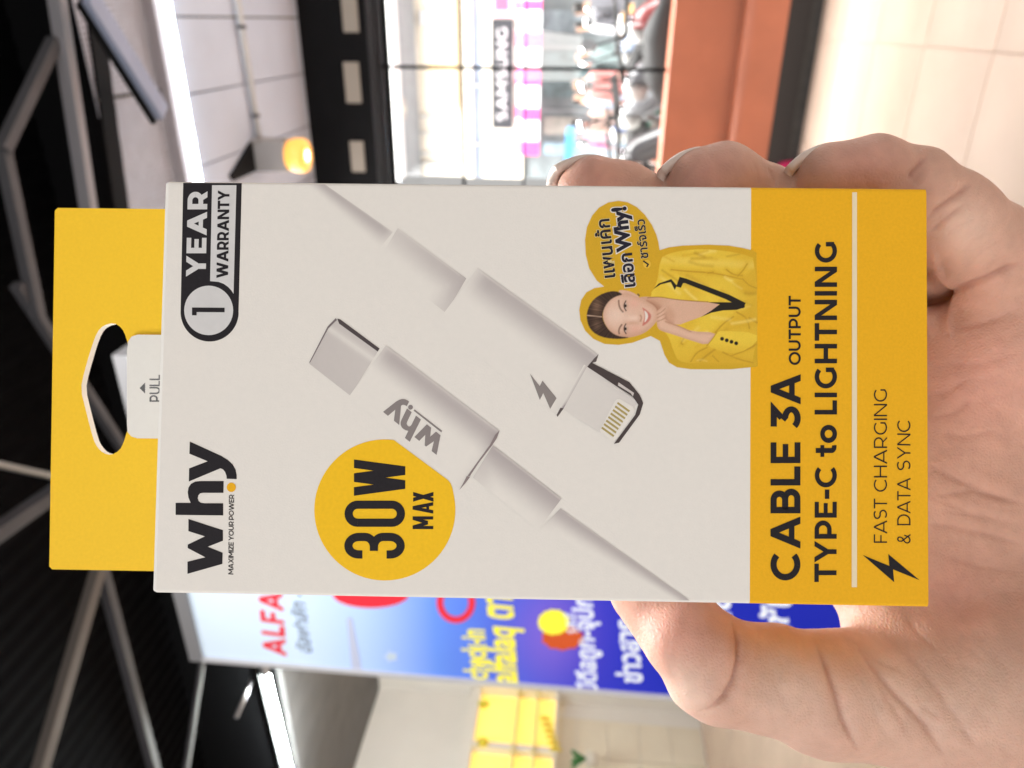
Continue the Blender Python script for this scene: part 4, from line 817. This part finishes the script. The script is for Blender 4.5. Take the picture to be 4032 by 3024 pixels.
fo = mesh('pull_flap', V, [tuple(range(n)), tuple(range(2 * n - 1, n - 1, -1))] + [(i, n + i, n + (i + 1) % n, (i + 1) % n) for i in range(n)], paper, bx)
bk = BT - TH - .0008
pr('pull_arrow', [PX(cl([(645, 52), (685, 12), (685, 92)]), bk)], mat('flap_grey_ink', (.12, .12, .125), .6), 1, back=bk)
text('PULL', (632, 1582), (632, 1476), (589, 1582), MATS['flap_grey_ink'], .17, .13, lvl=1, back=bk)

# ================================================================== THE HAND (one continuous surface from a blended distance field)
def hp(px, py, d): return np.array([(1512 - py) / F * d, (2016 - px) / F * d, d], float)   # camera frame, millimetres
VX = .46
lo_, hi_ = np.array([-100., -205., 112.]), np.array([60., 6., 206.])
dims = np.ceil((hi_ - lo_) / VX).astype(int) + 1
D = np.full(dims, 40., np.float32)
ax = [lo_[i] + VX * np.arange(dims[i]) for i in range(3)]
def prim(fn, p0, p1, r, k):
    mn = np.minimum(p0, p1) - r - k - 6; mx = np.maximum(p0, p1) + r + k + 6
    i0 = np.maximum(((mn - lo_) / VX).astype(int), 0); i1 = np.minimum(((mx - lo_) / VX).astype(int) + 2, dims)
    if (i1 <= i0).any(): return
    sl = tuple(slice(a, b) for a, b in zip(i0, i1)); X, Y, Z = np.meshgrid(*[ax[i][sl[i]].astype(np.float32) for i in range(3)], indexing='ij')
    d = fn(X, Y, Z); o = D[sl]
    h = np.maximum(k - np.abs(o - d), 0) / k
    D[sl] = np.minimum(o, d) - h * h * k * .25
def capsule(p, q, r1, r2, k=3.0):
    p, q = np.array(p), np.array(q); d = q - p; L2 = float(d @ d)
    def fn(X, Y, Z):
        t = np.clip(((X - p[0]) * d[0] + (Y - p[1]) * d[1] + (Z - p[2]) * d[2]) / L2, 0, 1)
        return np.sqrt((X - p[0] - d[0] * t) ** 2 + (Y - p[1] - d[1] * t) ** 2 + (Z - p[2] - d[2] * t) ** 2) - (r1 + (r2 - r1) * t)
    prim(fn, p, q, max(r1, r2), k)
def blob(p, rx, ry, rz, k=4.0):
    p = np.array(p); m = min(rx, ry, rz)
    def fn(X, Y, Z):
        kk = np.sqrt(((X - p[0]) / rx) ** 2 + ((Y - p[1]) / ry) ** 2 + ((Z - p[2]) / rz) ** 2); return (kk - 1) * m * (.6 + .4 * kk / np.maximum(kk, 1))
    prim(fn, p, p, max(rx, ry, rz), k)
def chain(pts, k=3.0):
    for a, b in zip(pts, pts[1:]): capsule(a[0], b[0], a[1], b[1], k)
# palm: metacarpals fanning out from the wrist
heads = [hp(3450, 2200, 175), hp(3520, 1860, 177), hp(3700, 1500, 176), hp(3930, 1230, 170)]
wr = [hp(4850, 2620, 170), hp(4850, 2400, 172), hp(4850, 2200, 172), hp(4850, 2000, 170)]
for hd, w in zip(heads, wr): capsule(hd, w, 12.0, 14.5, 9)
for a, b in zip(heads, heads[1:]): capsule(a, b, 11.0, 11.0, 9)
blob(hp(3830, 1750, 174), 30, 22, 12, 9)
capsule(hp(4000, 1350, 166), hp(4700, 1900, 164), 12.5, 15.5, 9)            # hypothenar edge
capsule(hp(4750, 2350, 168), np.array([-62., -235., 138.]), 21, 25, 10)               # wrist
# thenar and thumb
capsule(hp(3700, 2720, 163), hp(4600, 2560, 162), 17.0, 19.5, 9)
capsule(hp(3385, 2730, 156), hp(3760, 2770, 160), 12.4, 16.0, 8)
chain([(hp(2530, 2330, 158), 7.2), (hp(2672, 2470, 153.5), 8.4), (hp(2805, 2622, 150), 9.7), (hp(2840, 2640, 150), 9.6)], 2.5)
chain([(hp(2860, 2645, 150), 9.6), (hp(3040, 2672, 151), 10.2), (hp(3240, 2728, 153), 11.8), (hp(3400, 2735, 156), 12.4)], 3.5)
blob(hp(2700, 2530, 147), 7.5, 7.5, 6.5, 3)                                 # thumb pad
# web between thumb and index
capsule(hp(3520, 2530, 168), hp(3500, 2250, 175), 9.0, 12, 7)
blob(hp(3665, 1175, 176), 11, 10, 10, 5)
# little finger
pk_ = [(hp(3272, 703, 151), 7.0), (hp(3440, 692, 151), 7.7), (hp(3600, 748, 152), 8.2), (hp(3745, 862, 155), 9.0), (hp(3870, 985, 160), 9.9), (hp(4010, 1200, 167), 11.5)]
chain(pk_[:3], 2.2); chain(pk_[2:4], 2.2); chain(pk_[3:], 3.5)
# ring, middle and index fingers, wrapping behind the box
chain([(hp(2765, 722, 155), 7.3), (hp(2850, 722, 156), 7.9), (hp(3010, 808, 160), 8.0), (hp(3250, 960, 170), 8.6), (hp(3600, 1350, 176), 9.8), (heads[2], 11)], 2.5)
chain([(hp(2338, 762, 158), 7.9), (hp(2450, 795, 160), 8.0), (hp(2640, 862, 166), 8.2), (hp(2950, 1120, 177), 9.0), (hp(3380, 1700, 180), 10), (heads[1], 11)], 2.5)
chain([(hp(2400, 1250, 170), 7.5), (hp(2620, 1330, 172), 8.2), (hp(2950, 1750, 177), 9.0), (heads[0], 11)], 2.5)
# the flesh gives way to the carton
jy = int((-78 - lo_[1]) / VX); jz = int((162 - lo_[2]) / VX); sub = D[:, jy:, :jz]
X, Y, Z = np.meshgrid(ax[0].astype(np.float32), ax[1][jy:].astype(np.float32), ax[2][:jz].astype(np.float32), indexing='ij')
X -= BC[0] * 1000; Y -= BC[1] * 1000; Z -= BC[2] * 1000; BF = BR.astype(np.float32)
bd = np.abs(BF[0, 0] * X + BF[1, 0] * Y + BF[2, 0] * Z) - 37.4
bd = np.maximum(bd, np.abs(BF[0, 1] * X + BF[1, 1] * Y + BF[2, 1] * Z) - BHT * 500 + .1)
bd = np.maximum(bd, np.abs(BF[0, 2] * X + BF[1, 2] * Y + BF[2, 2] * Z - BT * 500) - BT * 500 + .1)
h = np.maximum(1.2 - np.abs(sub + bd), 0) / 1.2; D[:, jy:, :jz] = np.maximum(sub, -bd) + h * h * 1.2 * .25; del h, bd, X, Y, Z, sub
# surface nets
def surface_nets(D):
    s = D < 0; nx, ny, nz = D.shape
    c = np.zeros((nx - 1, ny - 1, nz - 1), np.uint8)
    for i in (0, 1):
        for j in (0, 1):
            for k in (0, 1): c += s[i:nx - 1 + i, j:ny - 1 + j, k:nz - 1 + k]
    act = (c > 0) & (c < 8); idx = -np.ones(c.shape, np.int64); I = np.argwhere(act); idx[act] = np.arange(len(I))
    acc = np.zeros((len(I), 3)); cnt = np.zeros(len(I)); cor = [(i, j, k) for i in (0, 1) for j in (0, 1) for k in (0, 1)]
    vals = {q: D[I[:, 0] + q[0], I[:, 1] + q[1], I[:, 2] + q[2]] for q in cor}
    for a in cor:
        for e in range(3):
            if a[e]: continue
            b = list(a); b[e] = 1; b = tuple(b); va, vb = vals[a], vals[b]; m = (va < 0) != (vb < 0)
            t = np.where(m, va / np.where(m, va - vb, 1), 0); p = np.array(a, float)[None] + np.zeros((len(I), 3)); p[:, e] = t
            acc[m] += p[m]; cnt[m] += 1
    V = (I + acc / cnt[:, None]) * VX + lo_
    Q = []
    for e in range(3):
        o1, o2 = [q for q in range(3) if q != e]; sa = [slice(None)] * 3; sb_ = [slice(None)] * 3; sa[e] = slice(0, -1); sb_[e] = slice(1, None)
        cr = s[tuple(sa)] != s[tuple(sb_)]; E_ = np.argwhere(cr); E_ = E_[(E_[:, o1] > 0) & (E_[:, o2] > 0) & (E_[:, o1] < D.shape[o1] - 1) & (E_[:, o2] < D.shape[o2] - 1)]
        def cell(d1, d2): q = E_.copy(); q[:, o1] -= d1; q[:, o2] -= d2; return idx[q[:, 0], q[:, 1], q[:, 2]]
        q = np.stack([cell(1, 1), cell(0, 1), cell(0, 0), cell(1, 0)], 1); ins = s[E_[:, 0], E_[:, 1], E_[:, 2]]
        fl_ = ins if e != 1 else ~ins; q[~fl_] = q[~fl_][:, ::-1]; Q.append(q)
    return V, np.concatenate(Q)
D[0] = D[-1] = 1; D[:, 0] = 1; D[:, -1] = 1; D[:, :, 0] = 1; D[:, :, -1] = 1
HV, HQ = surface_nets(D); del D
ed_ = np.concatenate([HQ[:, [0, 1]], HQ[:, [1, 2]], HQ[:, [2, 3]], HQ[:, [3, 0]]]); nV = len(HV)
deg = np.bincount(ed_.ravel(), minlength=nV)[:, None]
def nbmean(A): return np.stack([np.bincount(ed_[:, 0], A[ed_[:, 1], c], nV) + np.bincount(ed_[:, 1], A[ed_[:, 0], c], nV) for c in range(A.shape[1])], 1) / deg
for _ in range(4): HV = HV * .45 + nbmean(HV) * .55; HV = HV + (HV - nbmean(HV)) * .35
def vnormals(V, Q):
    n = np.cross(V[Q[:, 2]] - V[Q[:, 0]], V[Q[:, 3]] - V[Q[:, 1]]); N = np.stack([sum(np.bincount(Q[:, k], n[:, c], len(V)) for k in range(4)) for c in range(3)], 1)
    return N / (np.linalg.norm(N, axis=1, keepdims=True) + 1e-9)
HN = vnormals(HV, HQ)
if (HN * (HV - HV.mean(0))).sum(1).mean() < 0: HQ = HQ[:, ::-1]; HN = -HN
# creases: polylines on the skin, as seen in the photograph (px), with width px and depth mm
CR = [([(2880, 2425), (2907, 2520), (2907, 2600), (2888, 2680), (2852, 2745), (2800, 2785), (2760, 2800)], 11, 1.1),
      ([(3206, 2522), (3252, 2613), (3293, 2729), (3318, 2828), (3359, 2919), (3392, 2975)], 14, .9),
      ([(3350, 2505), (3442, 2629), (3525, 2729), (3641, 2853), (3732, 3000)], 15, .7),
      ([(3492, 2497), (3624, 2629), (3773, 2828), (3850, 2960)], 16, .35),
      ([(3420, 2600), (3500, 2760), (3600, 2930)], 14, .25),
      ([(3576, 712), (3600, 670), (3648, 615)], 12, .9), ([(3590, 730), (3640, 660)], 10, .3),
      ([(3650, 862), (3715, 808), (3790, 752), (3830, 715)], 12, .9), ([(3655, 925), (3720, 870), (3800, 800)], 11, .6),
      ([(3700, 1175), (3760, 1148), (3880, 1100), (4040, 1025)], 15, 1.0),
      ([(3640, 2062), (3760, 2078), (3900, 2110), (4040, 2150)], 12, .45),
      ([(3640, 1820), (3740, 1876), (3884, 1943), (4040, 1985)], 13, .55), ([(3670, 1955), (3836, 1934), (4030, 1985)], 11, .35),
      ([(3660, 1650), (3760, 1625), (3850, 1560)], 11, .3), ([(3660, 1560), (3740, 1540), (3800, 1500)], 10, .22),
      ([(3680, 1700), (3800, 1720), (3950, 1690)], 11, .25), ([(3700, 2180), (3850, 2230), (4030, 2260)], 11, .25), ([(3690, 2010), (3850, 2030), (4030, 2070)], 9, .25),
      ([(3660, 1900), (3750, 1990), (3900, 2060)], 9, .25), ([(3750, 1300), (3880, 1270), (4030, 1210)], 12, .25), ([(3690, 1430), (3850, 1440), (4030, 1380)], 12, .2),
      ([(3020, 655), (3050, 700), (3060, 740)], 8, .3), ([(2960, 628), (2985, 680), (2990, 735)], 7, .2),
      ([(3380, 2540), (3450, 2600), (3560, 2650)], 9, .25), ([(3560, 2420), (3620, 2500), (3700, 2570)], 10, .25)]
CR += [([(3610, 1172), (3650, 1168), (3695, 1170), (3745, 1160)], 24, 5.0), ([(3640, 1150), (3680, 1172), (3720, 1190)], 14, 1.5)]
rw = random.Random(11)
def fine(n, x0, x1, y0, y1, dx, dy, jit, dep):
    for _ in range(n):
        x, y = rw.uniform(x0, x1), rw.uniform(y0, y1); a = math.atan2(dy, dx) + rw.uniform(-jit, jit); L_ = rw.uniform(35, 110); k = rw.uniform(-.25, .25)
        CR.append(([(x - L_ * math.cos(a - k), y - L_ * math.sin(a - k)), (x, y), (x + L_ * math.cos(a + k), y + L_ * math.sin(a + k))], rw.uniform(6, 9), dep * rw.uniform(.5, 1.2)))
fine(34, 3670, 4020, 1250, 2400, 1, .12, .55, .11); fine(16, 3680, 4020, 1500, 2200, .3, 1, .5, .08)
fine(24, 3330, 3980, 2560, 2990, .62, .78, .25, .13); fine(12, 2920, 3200, 2480, 2850, .12, 1, .2, .13); fine(10, 2620, 2860, 2480, 2760, .2, 1, .5, .08)
fine(14, 3560, 3950, 680, 1050, .65, -.75, .3, .14); fine(6, 2900, 3080, 640, 740, .4, 1, .3, .10); fine(6, 3380, 3560, 560, 720, .3, 1, .4, .08)
HPX = np.stack([2016 - HV[:, 1] / HV[:, 2] * F, 1512 - HV[:, 0] / HV[:, 2] * F], 1)
front = np.clip(-(HN * HV).sum(1) / np.linalg.norm(HV, axis=1) * 3, 0, 1)
disp = np.zeros(nV); red = np.zeros(nV)
for pts, w, dep in CR:
    P = np.array(pts, float); best = np.full(nV, 1e9)
    seg = np.r_[0, np.cumsum(np.hypot(*np.diff(P, axis=0).T))]; par_t = np.zeros(nV)
    for i_, (a, b) in enumerate(zip(P, P[1:])):
        d = b - a; t = np.clip(((HPX - a) @ d) / (d @ d), 0, 1); di = np.hypot(*(HPX - a - t[:, None] * d).T); m_ = di < best
        best[m_] = di[m_]; par_t[m_] = (seg[i_] + t[m_] * (seg[i_ + 1] - seg[i_])) / seg[-1]
    front_k = front; tp = np.clip(np.minimum(par_t, 1 - par_t) / .22, .12, 1); w = w * (.45 + .55 * tp)
    dep = dep * .8; g = np.exp(-(best / w / .9) ** 2) * tp; disp -= dep * (.8 * g + .4 * np.exp(-(best / w / 2.4) ** 2) * tp) * front; disp += dep * .25 * np.exp(-((best - 4.5 * w) / (2.4 * w)) ** 2) * front * tp
    red = np.maximum(red, g * min(1, dep * 1.1) * front)
# gentle unevenness of flesh
disp += .18 * (np.sin(HV[:, 0] * .45 + 1.3 * np.sin(HV[:, 1] * .21)) * np.sin(HV[:, 1] * .38 + HV[:, 2] * .3))
HV = HV + HN * disp[:, None]
# skin colour: flushed fingertips and thumb pad, paler thenar, reddish creases
base = np.array([.61, .37, .285]); flush = np.array([.67, .35, .275]); pale = np.array([.755, .555, .455]); crs = np.array([.40, .17, .125])
def near(px, py, r): return np.exp(-(((HPX[:, 0] - px) ** 2 + (HPX[:, 1] - py) ** 2) / r ** 2))
fl_w = np.clip(sum(near(*q) for q in [(2640, 2480, 200), (2780, 700, 150), (2340, 720, 150), (3400, 650, 170), (3850, 1500, 260), (3750, 2350, 160)]), 0, 1) * .8
pa_w = np.clip(sum(near(*q) for q in [(3500, 2700, 220), (3100, 2700, 170), (2700, 2720, 110), (3900, 2700, 250), (3800, 900, 120)]), 0, 1) * .7
nz = .5 + .5 * np.sin(HV[:, 0] * .9 + 2 * np.sin(HV[:, 1] * .7)) * np.sin(HV[:, 1] * 1.1 + 1.7 * np.sin(HV[:, 0] * .6))
HC = base[None] * (1 - fl_w[:, None]) + flush[None] * fl_w[:, None]; HC = HC * (1 - pa_w[:, None]) + pale[None] * pa_w[:, None]
HC = HC * (1 + (nz[:, None] - .5) * .05); HC = HC * (1 - red[:, None] * .6) + crs[None] * red[:, None] * .6
sk = mat('skin', (1, 1, 1), .5, vcol=True, var=.09, vscale=160, spec=.3)
nt = sk.node_tree; N = nt.nodes; L = nt.links; p = N['Principled BSDF']
p.inputs['Subsurface Weight'].default_value = .4; p.inputs['Subsurface Radius'].default_value = (1, .35, .2); p.inputs['Subsurface Scale'].default_value = .0035
tc = N.new('ShaderNodeTexCoord'); vo = N.new('ShaderNodeTexVoronoi'); vo.feature = 'DISTANCE_TO_EDGE'; vo.inputs['Scale'].default_value = 1300
mp_ = N.new('ShaderNodeMapping'); mp_.inputs['Scale'].default_value = (1, .45, 1); L.new(tc.outputs['Object'], mp_.inputs[0]); L.new(mp_.outputs[0], vo.inputs['Vector'])
no = N.new('ShaderNodeTexNoise'); no.inputs['Scale'].default_value = 420; no.inputs['Detail'].default_value = 4; L.new(tc.outputs['Object'], no.inputs['Vector'])
ad_ = N.new('ShaderNodeMath'); ad_.operation = 'ADD'; L.new(vo.outputs[0], ad_.inputs[0]); L.new(no.outputs[0], ad_.inputs[1])
bp = N.new('ShaderNodeBump'); bp.inputs['Strength'].default_value = .42; bp.inputs['Distance'].default_value = .0004; L.new(ad_.outputs[0], bp.inputs['Height']); L.new(bp.outputs[0], p.inputs['Normal'])
HW = (HV / 1000) @ MC.T + CAMP
hc = HW.mean(0)
hand = empty('hand', hc); tag(hand, 'bare left hand gripping the cable box from behind and below', 'hand')
ho = mesh('palm_and_fingers', HW - hc, HQ, sk, hand, True, cols=HC)
ho.name = 'skin'
# nails: thin curved plates on the far side of the fingertips
mn_ = mat('fingernail', (.88, .74, .66), .32, spec=.5)
def nail(tip, back, r, nrm, half=58, nm='nail'):
    fwd = (tip - back) / np.linalg.norm(tip - back); nrm = np.array(nrm, float); nrm = nrm - fwd * (fwd @ nrm); nrm /= np.linalg.norm(nrm); side = np.cross(nrm, fwd); V = []; nu, nv = 12, 12
    for j in range(nv + 1):
        t = j / nv; y = (-.5 + 1.66 * t) * r; y1 = max(0, y) / r
        rr2 = r * (1 - .40 * y1 ** 2) + (.2 if t > .12 else .2 - (.12 - t) * 6)
        wd = half * (1 - .30 * max(0, t - .7) / .3) * (1 if t > .15 else .8 + .2 * t / .15)
        for i in range(nu + 1):
            a = rad(-wd + 2 * wd * i / nu); ed2 = (abs(i - nu / 2) / (nu / 2)) ** 4 * .35
            V.append(tip + fwd * y + (nrm * math.cos(a) + side * math.sin(a)) * (rr2 - ed2 - .8))
    fs = [(j * (nu + 1) + i, j * (nu + 1) + i + 1, (j + 1) * (nu + 1) + i + 1, (j + 1) * (nu + 1) + i) for j in range(nv) for i in range(nu)]
    Wv = (np.array(V) / 1000) @ MC.T + CAMP - hc; o = mesh(nm, Wv, fs, mn_, hand, True); s = o.modifiers.new('t', 'SOLIDIFY'); s.thickness = .0019; s.offset = 0
    return o
nail(hp(2765, 722, 155), hp(2850, 722, 156), 7.3, (.72, 0, .62)); nail(hp(2338, 762, 158), hp(2450, 795, 160), 7.9, (.68, 0, .68))
nail(hp(3272, 703, 151), hp(3440, 692, 151), 7.0, (.72, 0, .62)); nail(hp(2530, 2330, 158), hp(2672, 2470, 153.5), 7.2, (-.5, -.2, .85)); nail(hp(2400, 1250, 170), hp(2620, 1330, 172), 7.5, (.3, 0, .95))
